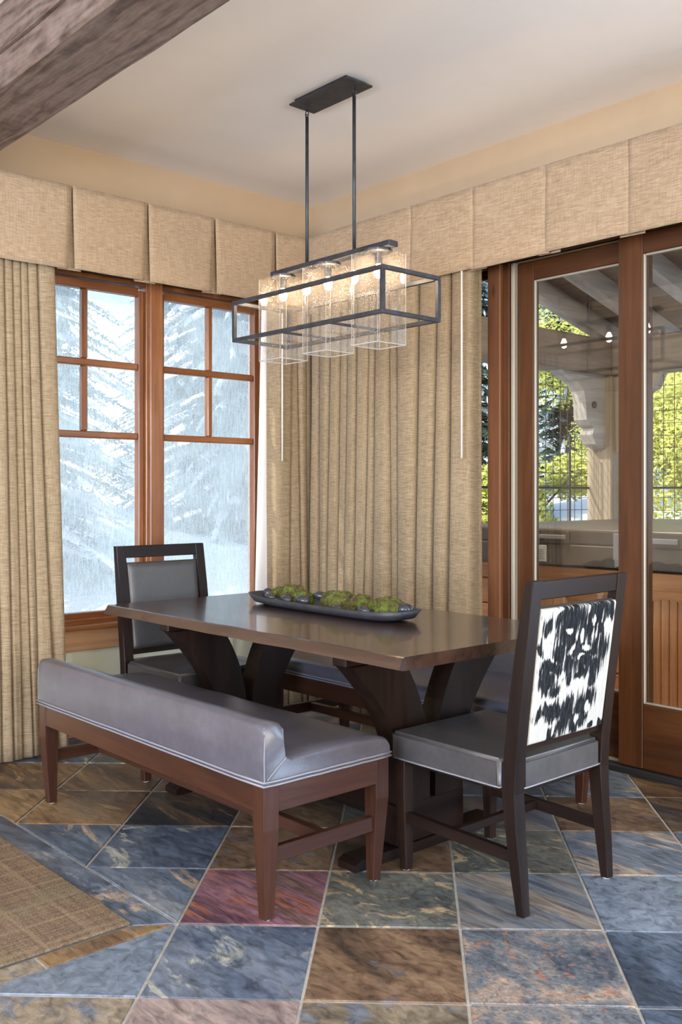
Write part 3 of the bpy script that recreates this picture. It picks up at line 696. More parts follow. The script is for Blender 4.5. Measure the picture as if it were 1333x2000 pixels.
# ================================================================== BENCHES
def make_bench():
    t = thing('upholstered_bench', 'grey-brown leather bench with low back, in front of the table', 'bench', (-1.887, -1.655, 0), group=None)
    X0, X1, Y0, Y1 = -.255, .250, -.765, .765
    # seat + low back as one upholstered L section
    R_ = []
    prof = [(X0, .398), (X0-.003, .47), (X0, .562), (X0+.004, .572), (X0+.014, .578), (X0+.040, .580), (X0+.060, .577), (X0+.069, .568), (X0+.072, .53), (X0+.078, .480), (X0+.10, .470),
            (-.05, .476), (.10, .475), (.20, .469), (X1-.02, .463), (X1-.004, .452), (X1, .430), (X1, .398)]
    bm = BM(); ny = 40; rows = []
    for k in range(ny+1):
        y = Y0+(Y1-Y0)*k/ny; e = min(k, ny-k); row = []
        ins = {0: .006, 1: 0}.get(e, 0)
        for q, (x, z) in enumerate(prof):
            zz = z; xx = x
            if e == 0:
                yy = y+(.0 if k else 0); zz = z-.010 if z > .44 else z
                xx = x*(1-.01)
            if q in (2, 3, 4, 5): xx += .003*mnoise.noise(Vector((y*4, 1, q)))
            zz += .003*mnoise.noise(Vector((xx*5, y*4, 2))) if 9 < q < 16 else 0
            yb = y
            if e == 1: yb = Y0+.012 if k == 1 else Y1-.012
            row.append(bm.verts.new((xx, yb, zz)))
        rows.append(row)
    m = len(prof)
    for A, B in zip(rows, rows[1:]):
        for q in range(m): bm.faces.new((A[q], A[(q+1) % m], B[(q+1) % m], B[q]))
    # end caps split at the mitre seam
    for row in (rows[0], rows[-1]):
        bm.faces.new([row[0]]+row[1:10]); bm.faces.new([row[0]]+row[9:])
    bmesh.ops.recalc_face_normals(bm, faces=bm.faces[:])
    up = obj('upholstery', bm, 'leather', t, smooth=True)
    md = up.modifiers.new('e', 'EDGE_SPLIT'); md.split_angle = math.radians(55)
    for zz in (.402, .413):
        lp = []
        for (a, b, c, d) in ((X0, Y0, X1, Y0), (X1, Y0, X1, Y1), (X1, Y1, X0, Y1), (X0, Y1, X0, Y0)):
            for k in range(12): lp.append((a+(c-a)*k/12+(-.003 if a == c == X0 else .003 if a == c == X1 else 0), b+(d-b)*k/12+(-.003 if b == d == Y0 else .003 if b == d == Y1 else 0), zz+.0015*mnoise.noise(Vector((k*.7, b, 1)))))
        o = obj('piping', tube(BM(), lp, .0036, 6, True), 'piping', up, smooth=True)
    for yy in (Y0, Y1):
        s = -1 if yy == Y0 else 1
        obj('seam', tube(BM(), [(X0+.012, yy+s*.0015, .42), (X0+.05, yy+s*.0015, .452), (X0+.080, yy+s*.0015, .474)], .002, 5), 'piping', up)
        obj('seam', tube(BM(), [(X0+.002, yy+s*.0015, .415), (X0+.001, yy+s*.0015, .48), (X0+.003, yy+s*.0015, .545)], .002, 5), 'piping', up)
    f = .398
    for nm, a in (('long_rail', (X0+.006, X0+.034, Y0+.05, Y1-.05, .318, f)), ('long_rail', (X1-.034, X1-.006, Y0+.05, Y1-.05, .318, f))): obj(nm, box(BM(), *a, .002), 'walnut_y', t)
    for a in ((X0+.05, X1-.05, Y0+.006, Y0+.036, .318, f), (X0+.05, X1-.05, Y1-.036, Y1-.006, .318, f)): obj('end_rail', box(BM(), *a, .002), 'walnut_x', t)
    for sx in (X0+.031, X1-.031):
        for sy in (Y0+.031, Y1-.031):
            ox = -.008 if sx > 0 else .008; oy = -.008 if sy > 0 else .008; bm = post([(sx+ox, sy+oy, .034, .004), (sx, sy, .056, .27), (sx, sy, .056, f)])
            # leg stands outward at foot: shift
            lg = obj('leg', bm, 'walnut_z', t)
            obj('foot_pad', lathe(BM(), [(.012, 0), (.012, .005)], 12, (sx+(.008 if sx > 0 else -.008)*-1, sy+(.008 if sy > 0 else -.008)*-1, 0)), 'felt', lg)
    for sy in (Y0+.031, Y1-.031): obj('end_stretcher', box(BM(), X0+.05, X1-.05, sy-.012, sy+.012, .165, .212, .002), 'walnut_x', t)
    obj('centre_stretcher', box(BM(), -.014, .014, Y0+.04, Y1-.04, .168, .209, .002), 'walnut_y', t)
    return t
bench = make_bench()
b2 = dup(bench); b2.location = (-.753, -1.655, 0); b2.rotation_euler = (0, 0, PI)
b2['label'] = 'leather bench behind the table, in front of the long curtain'
# ================================================================== CHAIRS
def make_chair(name, label, loc, rz, hide):
    t = thing(name, label, 'chair', loc, rz)
    H = .255    # rear legs at y=-H
    for s in (-1, 1):
        c = (s*.218, .222)
        bm = post([(s*.213, .217, .032, .004), (c[0], c[1], .044, .24), (c[0], c[1], .044, .365)])
        lg = obj('leg', bm, 'espresso_z', t); obj('foot_pad', lathe(BM(), [(.011, 0), (.011, .005)], 12, (s*.213, .217, 0)), 'felt', lg)
        # rear leg and back post: one bowed timber
        prof = [(-.275, .004, .030), (-.262, .12, .036), (-.248, .25, .044), (-.240, .36, .050), (-.245, .45, .050), (-.262, .60, .046), (-.290, .80, .040), (-.318, .992, .032)]
        bm = BM(); rows = []; hw = .020
        for (y, z, d) in prof:
            w = .016+.008*min(1, z/.3)
            x = s*(.216+.004*min(1, z/.3))
            rows.append([bm.verts.new(p) for p in ((x-w, y-d/2, z), (x+w, y-d/2, z), (x+w, y+d/2, z), (x-w, y+d/2, z))])
        for A, B in zip(rows, rows[1:]):
            for q in range(4): bm.faces.new((A[q], A[(q+1) % 4], B[(q+1) % 4], B[q]))
        bm.faces.new(rows[0][::-1]); bm.faces.new(rows[-1])
        bmesh.ops.bevel(bm, geom=[e for e in bm.edges if abs(e.verts[0].co.z-e.verts[1].co.z) > .02], offset=.003, segments=1, affect='EDGES')
        pg = obj('back_post', bm, 'espresso_z', t); obj('foot_pad', lathe(BM(), [(.011, 0), (.011, .005)], 12, (s*.214, -.275, 0)), 'felt', pg)
        obj('side_stretcher', hexa(BM(), [(s*.216-.010, -.25, .150), (s*.216+.010, -.25, .150), (s*.216+.010, .21, .160), (s*.216-.010, .21, .160), (s*.216-.010, -.25, .185), (s*.216+.010, -.25, .185), (s*.216+.010, .21, .195), (s*.216-.010, .21, .195)]), 'espresso_y', t)
    obj('cross_stretcher', box(BM(), -.207, .207, .0, .022, .158, .186, .002), 'espresso_x', t)
    obj('seat_frame', box(BM(), -.205, .205, -.235, .205, .315+.03, .367, .002), 'espresso_x', t)
    # seat cushion, notched round the back posts
    out = [(-.243, -.205), (-.243, .262), (.243, .262), (.243, -.205), (.200, -.212), (.198, -.262), (-.198, -.262), (-.200, -.212)]
    bm = BM(); A = [bm.verts.new((x, y, .367)) for x, y in out]; B = [bm.verts.new((x, y, .456)) for x, y in out]
    bm.faces.new(A); bm.faces.new(B[::-1]); n = len(out)
    for i in range(n): bm.faces.new((A[i], A[(i+1) % n], B[(i+1) % n], B[i]))
    bmesh.ops.recalc_face_normals(bm, faces=bm.faces[:])
    top = [e for e in bm.edges if e.verts[0].co.z > .4 and e.verts[1].co.z > .4]; ver = [e for e in bm.edges if abs(e.verts[0].co.z-e.verts[1].co.z) > .05]
    bmesh.ops.bevel(bm, geom=top+ver, offset=.011, segments=3, affect='EDGES')
    tf = [f for f in bm.faces if f.normal.z > .99 and f.calc_area() > .1]
    r = bmesh.ops.inset_region(bm, faces=tf, thickness=.05); 
    r = bmesh.ops.inset_region(bm, faces=tf, thickness=.07)
    for f in tf:
        for v in f.verts: v.co.z += .012
    seat = obj('seat', bm, 'leather_c', t, smooth=True); md = seat.modifiers.new('e', 'EDGE_SPLIT'); md.split_angle = math.radians(50)
    lp = [(x*1.006, y*1.006, .371) for x, y in out]; lp2 = []
    for i in range(len(lp)):
        a, b = Vector(lp[i]), Vector(lp[(i+1) % n])
        for k in range(4): lp2.append(a+(b-a)*(.05+.9*k/3))
    obj('piping', tube(BM(), lp2, .0028, 6, True), 'piping', seat, smooth=True)
    # top rail following the rake
    def yb(z): return -.262-(z-.60)*.14
    bm = BM(); hexa(bm, [(-.197, yb(.935)-.014, .935), (.197, yb(.935)-.014, .935), (.197, yb(.935)+.014, .935), (-.197, yb(.935)+.014, .935), (-.197, yb(.99)-.013, .992), (.197, yb(.99)-.013, .992), (.197, yb(.99)+.013, .992), (-.197, yb(.99)+.013, .992)])
    bmesh.ops.bevel(bm, geom=bm.edges[:], offset=.003, segments=1, affect='EDGES'); obj('top_rail', bm, 'espresso_x', t)
    bm = BM(); hexa(bm, [(-.197, yb(.48)-.012, .478), (.197, yb(.48)-.012, .478), (.197, yb(.48)+.012, .478), (-.197, yb(.48)+.012, .478), (-.197, yb(.52)-.012, .520), (.197, yb(.52)-.012, .520), (.197, yb(.52)+.012, .520), (-.197, yb(.52)+.012, .520)]); obj('lower_rail', bm, 'espresso_x', t)
    # upholstered back pad
    def pad(y0, y1, z0, z1, hw, puff, nx=40, nz=50):
        vs = []; fs = []
        for side in (0, 1):
            for j in range(nz+1):
                z = z0+(z1-z0)*j/nz
                for i in range(nx+1):
                    x = -hw+2*hw*i/nx
                    ex = min(1, min(i, nx-i)/2.5); ez = min(1, min(j, nz-j)/2.5); e = math.sqrt(max(0, ex*ez))
                    o = (y1+puff*e) if side else (y0-puff*e)
                    vs.append((x, yb(z)+o, z))
        q0 = (nx+1)*(nz+1)
        for j in range(nz):
            for i in range(nx):
                q = j*(nx+1)+i; fs.append((q, q+1, q+nx+2, q+nx+1)); q += q0; fs.append((q+nx+1, q+nx+2, q+1, q))
        for i in range(nx):
            fs.append((i+1, i, q0+i, q0+i+1)); q = nz*(nx+1)+i; fs.append((q, q+1, q0+q+1, q0+q))
        for j in range(nz):
            q = j*(nx+1); fs.append((q, q+nx+1, q0+q+nx+1, q0+q)); q += nx; fs.append((q+nx+1, q, q0+q, q0+q+nx+1))
        return vs, [], fs
    back = obj('backrest', pad(-.008, .012, .500, .912, .196, .012), 'leather_c', t, smooth=True)
    if hide:
        vs, _, fs = pad(-.018, -.010, .497, .908, .192, .009, 130, 150)
        o = obj('cowhide_panel', (vs, [], fs), 'hide', back, smooth=True); o['label'] = 'black and white cowhide outer back panel'
        at = o.data.attributes.new('spot', 'FLOAT', 'POINT')
        # dark patches: (u left->right seen from behind, v top->bottom, ru, rv)
        sp = [(.10, .12, .06, .07), (.40, .10, .26, .12), (.72, .08, .22, .10), (.92, .08, .05, .10), (.33, .22, .16, .10), (.60, .20, .16, .09), (.80, .20, .07, .06), (.28, .34, .10, .08), (.52, .33, .12, .10), (.72, .34, .10, .07),
              (.10, .40, .07, .05), (.20, .46, .16, .06), (.42, .44, .09, .10), (.62, .44, .14, .09), (.60, .52, .10, .05), (.85, .38, .08, .14), (.78, .50, .07, .09), (.76, .58, .05, .04), (.10, .50, .05, .05), (.16, .56, .13, .07), (.24, .62, .09, .05), (.44, .55, .04, .05),
              (.30, .80, .16, .08), (.46, .80, .14, .10), (.20, .78, .14, .06), (.66, .78, .13, .10), (.74, .74, .08, .09), (.40, .90, .10, .10), (.56, .90, .10, .09), (.30, .96, .08, .05), (.68, .90, .08, .06), (.82, .97, .04, .03), (.95, .97, .04, .03), (.03, .28, .025, .06)]
        wh = [(.36, .20, .05, .03), (.55, .25, .04, .05), (.22, .02, .05, .02), (.43, .32, .035, .035), (.62, .33, .06, .035), (.58, .40, .06, .02), (.88, .18, .05, .06), (.68, .14, .02, .05), (.62, .04, .02, .03), (.30, .90, .03, .05), (.60, .88, .03, .05), (.74, .80, .03, .05), (.34, .51, .035, .04)]
        vals = []
        for (x, y, z) in vs:
            u = .5+x/.384; v = 1-(z-.497)/.411
            u += .035*mnoise.noise(Vector((u*9, v*9, 3))); v += .05*mnoise.noise(Vector((u*9, v*7, 8)))
            d = 0
            for a, b, p, q in sp: d = max(d, 1-.5*math.sqrt(((u-a)/p)**2+((v-b)/q)**2))
            for a, b, p, q in wh: d = min(d, max(0, .5*(((u-a)/p)**2+((v-b)/q)**2)))
            vals.append(max(0, min(1, d)))
        at.data.foreach_set('value', vals)
    return t
make_chair('dining_chair', 'dark wood dining chair with a cowhide outer back, at the near table end', (-1.322, -2.607, 0), 0, True)
make_chair('dining_chair', 'dark wood dining chair with grey leather back, in front of the windows', (-1.315, -.745, 0), PI, False)
# ================================================================== TRAY, MOSS AND PEBBLES
TCX, TCY = -1.222, -1.615
rz = math.radians(-1.5)
def tw(s, o, z=0): return Vector((TCX+o*math.cos(rz)+s*-math.sin(rz), TCY+s*math.cos(rz)+o*math.sin(rz), z))
def tray():
    bm = BM(); n = 44; Lh = .505; Wh = .115
    def outline(k, sc, wsc):
        a = 2*PI*k/n; c, s = math.cos(a), math.sin(a)
        e = .32
        return Vector(((abs(c)**e)*math.copysign(1, c)*Wh*wsc*(1-.28*abs(s)**6), (abs(s)**.55)*math.copysign(1, s)*Lh*sc))
    lv = [(.80, .66, .7605), (.93, .90, .772), (1.0, 1.0, .797), (.985, .93, .797), (.90, .80, .778), (.78, .60, .770)]
    rings = []
    for (sl, sw, z) in lv:
        r = []
        for k in range(n):
            p = outline(k, sl, sw); zz = z+(.010*(abs(p.y)/Lh)**3 if z > .79 else 0)+.0015*mnoise.noise(Vector((p.x*30, p.y*14, z*50)))*(z > .765)
            q = tw(p.y, p.x); r.append(bm.verts.new((q.x, q.y, zz)))
        rings.append(r)
    for A, B in zip(rings, rings[1:]):
        for k in range(n): bm.faces.new((A[k], A[(k+1) % n], B[(k+1) % n], B[k]))
    bm.faces.new(rings[0][::-1]); bm.faces.new(rings[-1]); return bm
tag(obj('dough_bowl', tray(), 'tray', smooth=True), 'long dark carved wooden tray holding moss and pebbles on the table', 'tray')
def moss(s, o, r, h, label, seed):
    bm = BM(); bmesh.ops.create_icosphere(bm, subdivisions=4, radius=1); rr = random.Random(seed)
    for v in bm.verts:
        n = mnoise.fractal(v.co*1.9+Vector((seed, 0, 0)), .6, 2.2, 4)
        m = 1+.22*n; v.co = Vector((v.co.x*r*m, v.co.y*r*1.15*m, max(-.55, v.co.z)*h*m))
    tips = []
    bm.faces.ensure_lookup_table()
    fl = [f for f in bm.faces if f.calc_center_median().z > -h*.35]
    nb = 1200
    for _ in range(nb):
        f = fl[rr.randrange(len(fl))]; c = f.calc_center_median(); nrm = c.normalized()
        d = (nrm+Vector((rr.uniform(-.9, .9), rr.uniform(-.9, .9), rr.uniform(-.5, .7)))).normalized()
        t = d.orthogonal().normalized()*.0009; ln = rr.uniform(.004, .010)
        a = bm.verts.new(c-t); b = bm.verts.new(c+t); e = bm.verts.new(c+d*ln); bm.faces.new((a, b, e))
    p = tw(s, o, .772+h*.50)
    tag(obj('moss_clump', bm, 'moss', None, p), label, 'moss', 'moss clumps in the table tray')
ML = [(.395, .045, .050, .036, 'brownish moss clump at the window end of the tray'), (.300, .040, .055, .050, 'tall green moss clump second from the window end of the tray'), (.195, .010, .050, .040, 'round green moss clump beside the three pebbles'),
      (.020, .040, .045, .044, 'green moss clump behind the middle of the tray'), (-.075, .012, .060, .050, 'broad brown-sided moss clump at the middle of the tray'), (-.185, .020, .050, .046, 'bright green moss clump right of the tray middle'),
      (-.205, -.050, .028, .022, 'small low tuft of moss at the tray front rim'), (-.275, .035, .040, .040, 'dark green moss clump behind the right-hand front pebble'), (-.385, -.005, .054, .052, 'large round moss clump near the chair end of the tray')]
for k, (s, o, r, h, lb) in enumerate(ML): moss(s, o, r, h, lb, k+1)
def pebble(s, o, z, a, b, c, rot, label):
    bm = BM(); bmesh.ops.create_uvsphere(bm, u_segments=24, v_segments=14, radius=1)
    for v in bm.verts: v.co = Vector((v.co.x*a, v.co.y*b, v.co.z*c))*(1+.03*mnoise.noise(v.co*1.3+Vector((s*9, 0, 0))))
    ob = obj('pebble', bm, 'pebble', None, tw(s, o, z), smooth=True); ob.rotation_euler = (.15, .1, rot)
    tag(ob, label, 'pebble', 'black pebbles in the table tray')
pebble(.46, .02, .800, .020, .024, .020, .3, 'black pebble at the window tip of the tray')
pebble(.335, -.055, .797, .020, .032, .014, .2, 'flat black pebble in front of the brownish moss')
pebble(.205, -.062, .798, .022, .032, .016, -.1, 'black pebble in front of the round moss, left of a bigger one')
pebble(.245, -.080, .789, .014, .018, .009, .4, 'tiny black pebble at the front rim of the tray')
pebble(.115, -.045, .800, .024, .036, .019, .2, 'glossy black pebble left of the broad moss')
pebble(.105, .045, .812, .026, .036, .018, .5, 'grey-blue pebble behind, between round and middle moss')
pebble(-.150, -.072, .793, .016, .028, .011, .0, 'low black pebble left of the small moss tuft')
pebble(-.310, -.070, .797, .020, .032, .017, .2, 'black pebble between the small tuft and the large round moss')
pebble(-.455, .010, .808, .034, .030, .024, .2, 'large black pebble at the chair tip of the tray')
# ================================================================== PENDANT LIGHT
pd = thing('linear_pendant_light', 'black metal box pendant with three seeded-glass shades over the table', 'pendant light', (-1.04, -1.41, 0))
px_, py_ = 0, 0
can = obj('ceiling_canopy', box(box(BM(), -.060, .060, -.175, .175, 3.004, 3.02, .001), -.072, .072, -.20, .20, 2.996, 3.004, .001), 'metal', pd)
for s in (-1, 1):
    obj('screw_cap', lathe(BM(), [(.006, -.004), (.007, 0)], 10, (0, s*.125, 2.996)), 'steel', can)
    y = s*.161
    def ring(cz, vert, r=.014, ax='x'):
        pts = [(0, y+r*.6*math.cos(a), cz+r*math.sin(a)) if ax == 'x' else (r*.6*math.cos(a), y, cz+r*math.sin(a)) for a in [2*PI*k/14 for k in range(14)]]
        return tube(BM(), pts, .0024, 6, True)
    obj('hook', ring(2.988, 1, .011, 'y'), 'steel', can)
    obj('chain_link', ring(2.966, 1, .018, 'x'), 'steel', pd); obj('hanging_rod', tube(BM(), [(0, y, 2.952), (0, y, 2.62), (0, y, 2.285)], .0078, 10), 'metal', pd, smooth=True)
    obj('rod_loop', ring(2.955, 1, .009, 'y'), 'steel', pd)
obj('top_bar', box(BM(), -.026, .026, -.405, .405, 2.262, 2.286, .002), 'metal', pd)
fx, fy, fz0, fz1, q = .158, .506, 1.962, 2.136, .0085
cage = BM()
for sx in (-1, 1):
    for z in (fz0, fz1): box(cage, sx*fx-q, sx*fx+q, -fy-q, fy+q, z-q, z+q, .001)
for sy in (-1, 1):
    for z in (fz0, fz1): box(cage, -fx+q, fx-q, sy*fy-q, sy*fy+q, z-q, z+q, .001)
    for sx in (-1, 1): box(cage, sx*fx-q*.98, sx*fx+q*.98, sy*fy-q*.98, sy*fy+q*.98, fz0+q, fz1-q, 0)
obj('cage_frame', cage, 'metal', pd)
for s in (-1, 1):
    obj('cross_bar', box(BM(), -fx+q, fx-q, s*.165-.006, s*.165+.006, fz0-.005, fz0+.005, .001), 'metal', pd)
    obj('cage_rod', tube(BM(), [(0, s*.165, fz0+.004), (0, s*.165, 2.262)], .0035, 8), 'metal', pd)
for k, yc in enumerate((-.315, .012, .338)):
    obj('lamp_cap', lathe(BM(), [(.045, -.014), (.058, -.010), (.058, .0)], 8, (0, yc, 2.262)), 'metal', pd)
    obj('socket', lathe(BM(), [(.014, -.06), (.016, -.05), (.016, -.014)], 14, (0, yc, 2.262)), 'metal', pd)
    bl = obj('bulb', lathe(BM(), [(.004, -.118), (.014, -.112), (.019, -.098), (.019, -.085), (.011, -.066), (.009, -.06)], 16, (0, yc, 2.262)), 'bulb', pd, smooth=True)
    h = .080; bm = BM(); za, zb = 1.865, 2.245; w = .004
    for (a, b, c, d) in ((-h, h, -h, -h+w), (-h, h, h-w, h), (-h, -h+w, -h+w, h-w), (h-w, h, -h+w, h-w)): box(bm, a, b, yc+c, yc+d, za, zb)
    gs = obj('glass_shade', bm, 'glass_shade', pd)
    rim = BM()
    for sx in (-1, 1):
        box(rim, sx*h-.0015, sx*h+.0015, yc-h, yc+h, za-.003, za+.001); box(rim, -h, h, yc+sx*h-.0015, yc+sx*h+.0015, za-.003, za)
        for sy in (-1, 1): box(rim, sx*h-.0008, sx*h+.0008, yc+sy*h-.0008, yc+sy*h+.0008, za, zb)
    obj('polished_edge', rim, 'edge', gs)
# ================================================================== OUTSIDE: covered patio with hot tub
pat = obj('patio_floor', box(BM(), .2, 4.2, -8, 1.2, -.25, -.03), 'stone'); struct(pat)
tub = thing('hot_tub', 'cedar-sided hot tub with brown vinyl cover outside the glazed doors', 'hot tub', (2.0, -1.9, -.03))
tx0, ty0, ty1 = -1.08, -1.9, 1.55    # front face x=.92
bm = BM(); box(bm, tx0+.03, 1.1, ty0, ty1, .0, .84); obj('shell', bm, 'cedar_z', tub)
obj('base_trim', box(BM(), tx0-.005, tx0+.03, ty0, ty1, 0, .10, .003), 'cedar_y', tub); obj('cabinet_rail', box(BM(), tx0-.012, tx0+.03, ty0, ty1, .745, .84, .003), 'cedar_y', tub)
for yy in (ty0+.0, -.30, .18, .66, 1.14, ty1-.08): obj('corner_board', box(BM(), tx0-.010, tx0+.03, yy, yy+.08, .10, .745, .003), 'cedar_z', tub)
# horizontal cladding between posts (left part)
for (a, b) in ((.26, .66), (.74, 1.14), (1.22, ty1-.08)):
    for k in range(4): obj('cladding_board', box(BM(), tx0+.002, tx0+.03, a, b, .10+k*.161, .10+k*.161+.153, .004), 'cedar_y', tub)
# arched beadboard panels (right part)
for (a, b) in ((-.22, .18), (ty0+.08, -.30)):
    n = max(3, int((b-a)/.045)); w = (b-a)/n
    for k in range(n):
        obj('beadboard', box(BM(), tx0+.004, tx0+.03, a+k*w+.002, a+(k+1)*w-.002, .10, .74, .004), 'cedar_z', tub)
    poly = [(a, .745)]+[(a+(b-a)*k/12, .645+.055*math.sin(PI*k/12)) for k in range(13)]+[(b, .745)]
    obj('arched_rail', extrude_poly(BM(), poly[::-1], 'x', tx0-.008, tx0+.003), 'cedar_y', tub)
# cover
cv = obj('cover', box(BM(), tx0-.03, 1.12, ty0-.02, ty1+.02, .97, 1.07, .018, 3), 'vinyl', tub, smooth=False)
obj('cover_skirt', box(BM(), tx0-.035, tx0+.0, ty0-.02, ty1+.02, .855, .975, .006), 'vinyl', tub)
for (a, b, z0, z1, nm, m_) in ((.62, .82, 1.005, 1.03, 'handle_strap', 'strap'), (.60, .625, .985, 1.055, 'handle_tab', 'vinyl'), (.815, .84, .985, 1.055, 'handle_tab', 'vinyl'), (.26, .30, .90, 1.05, 'buckle_strap', 'strap'), (.20, .215, .99, 1.06, 'buckle_strap', 'vinyl'), (-.10, .10, 1.0, 1.03, 'handle_strap', 'strap')):
    obj(nm, box(BM(), tx0-.045, tx0-.03, a, b, z0, z1, .004, 2), m_, cv)
obj('hanging_strap', hexa(BM(), [(tx0-.05, .235, .88), (tx0-.04, .235, .88), (tx0-.04, .285, .86), (tx0-.05, .285, .86), (tx0-.05, .272, 1.0), (tx0-.04, .272, 1.0), (tx0-.04, .29, 1.0), (tx0-.05, .29, 1.0)]), 'strap', cv)
pl = obj('instruction_plate', box(BM(), tx0-.042, tx0-.035, .765, .86, .868, .965, .002), 'decal', cv)
for k in range(6): obj('printed_line', box(BM(), tx0-.0428, tx0-.042, .78+.004*(k % 3), .845-.008*((k*7) % 3), .882+k*.011, .886+k*.011), 'strap', pl)
# timber frame
pav = thing('pergola', 'grey timber patio roof frame outside the glazed doors', 'pergola', (3.4, 0, 0))
obj('corner_post', box(BM(), -.12, .13, -.0, .25, -.03, 2.25, .01), 'timber_z', pav)
obj('post', box(BM(), -.12, .13, -3.6, -3.35, -.03, 2.25, .01), 'timber_z', pav)
obj('side_beam', box(BM(), -3.2, .13, .01, .24, 2.25, 2.55, .012), 'timber_x', pav); obj('far_beam', box(BM(), -.11, .12, -4.4, .01, 2.25, 2.55, .012), 'timber_y', pav)
def bracket():
    # ogee knee brace in the plane of the side beam
    pts = [(0, 1.62), (-.14, 1.66), (-.19, 1.74), (-.16, 1.80), (-.22, 1.82), (-.27, 1.86), (-.28, 2.0), (-.31, 2.10), (-.40, 2.17), (-.52, 2.20), (-.62, 2.25), (0, 2.25)]
    return extrude_poly(BM(), [(x-.12, z) for x, z in pts][::-1], 'y', .06, .19)
br = obj('knee_brace', bracket(), 'rafter', pav); bt = lathe(BM(), [(.028, -.0), (.028, .012), (.018, .02)], 14); bmesh.ops.rotate(bt, verts=bt.verts, matrix=Matrix.Rotation(PI/2, 3, 'X')); obj('bolt', bt, 'steel', br, (-.29, .06, 1.99))
obj('knee_brace', extrude_poly(BM(), [(.0, 1.58), (.0, 2.25), (-.42, 2.25), (-.36, 2.12), (-.20, 2.05), (-.14, 1.90), (-.12, 1.70)], 'x', -.06, .07), 'timber_z', pav)
sl = .26
for k, yy in enumerate((.12, -.36, -.93, -1.50, -2.07, -2.64, -3.21, -3.8)):
    x0, x1 = -3.2, .45; w = .06; zf = lambda x: 2.55-sl*x
    obj('rafter', hexa(BM(), [(x0, yy-w, zf(x0)), (x1, yy-w, zf(x1)), (x1, yy+w, zf(x1)), (x0, yy+w, zf(x0)), (x0, yy-w, zf(x0)+.15), (x1, yy-w, zf(x1)+.15), (x1, yy+w, zf(x1)+.15), (x0, yy+w, zf(x0)+.15)]), 'rafter', pav)
for k in range(18):
    xa = -3.2+k*.2028; xb = xa+.198
    obj('roof_board', hexa(BM(), [(xa, -4.4, 2.70-sl*xa), (xb, -4.4, 2.70-sl*xb), (xb, .30, 2.70-sl*xb), (xa, .30, 2.70-sl*xa), (xa, -4.4, 2.725-sl*xa), (xb, -4.4, 2.725-sl*xb), (xb, .30, 2.725-sl*xb), (xa, .30, 2.725-sl*xa)]), 'deck', pav)
def mesh_panel(label, fn, a, b, z0, z1, mids):
    t = thing('wire_mesh_panel', label, 'railing', (0, 0, 0)); bm = BM(); r = .0032
    n = int(round((b-a)/.1)); m = int(round((z1-z0)/.1))
    for k in range(1, n): tube(bm, [fn(a+(b-a)*k/n, z0), fn(a+(b-a)*k/n, z1)], r, 4)
    for k in range(1, m): tube(bm, [fn(a, z0+(z1-z0)*k/m), fn(b, z0+(z1-z0)*k/m)], r, 4)
    obj('wire_grid', bm, 'steel', t, kind='stuff')
    for z in (z0, 1.29): obj('frame_bar', tube(BM(), [fn(a, z), fn(b, z)], .011, 6), 'steel', t)
    for s in mids: obj('frame_post', tube(BM(), [fn(s, z0 if s > a+.01 else z0), fn(s, 1.75 if s in mids[1:] else z1)], .011, 6), 'steel', t)
mesh_panel('black wire mesh panel at the left side of the patio', lambda s, z: (s, .225, z), .25, 3.27, 1.0, 2.24, (.25, 3.0))
mesh_panel('black wire mesh panel at the far side of the patio, behind the hot tub', lambda s, z: (3.42, s, z), -3.33, -.01, 1.0, 2.24, (-.02, -1.7))
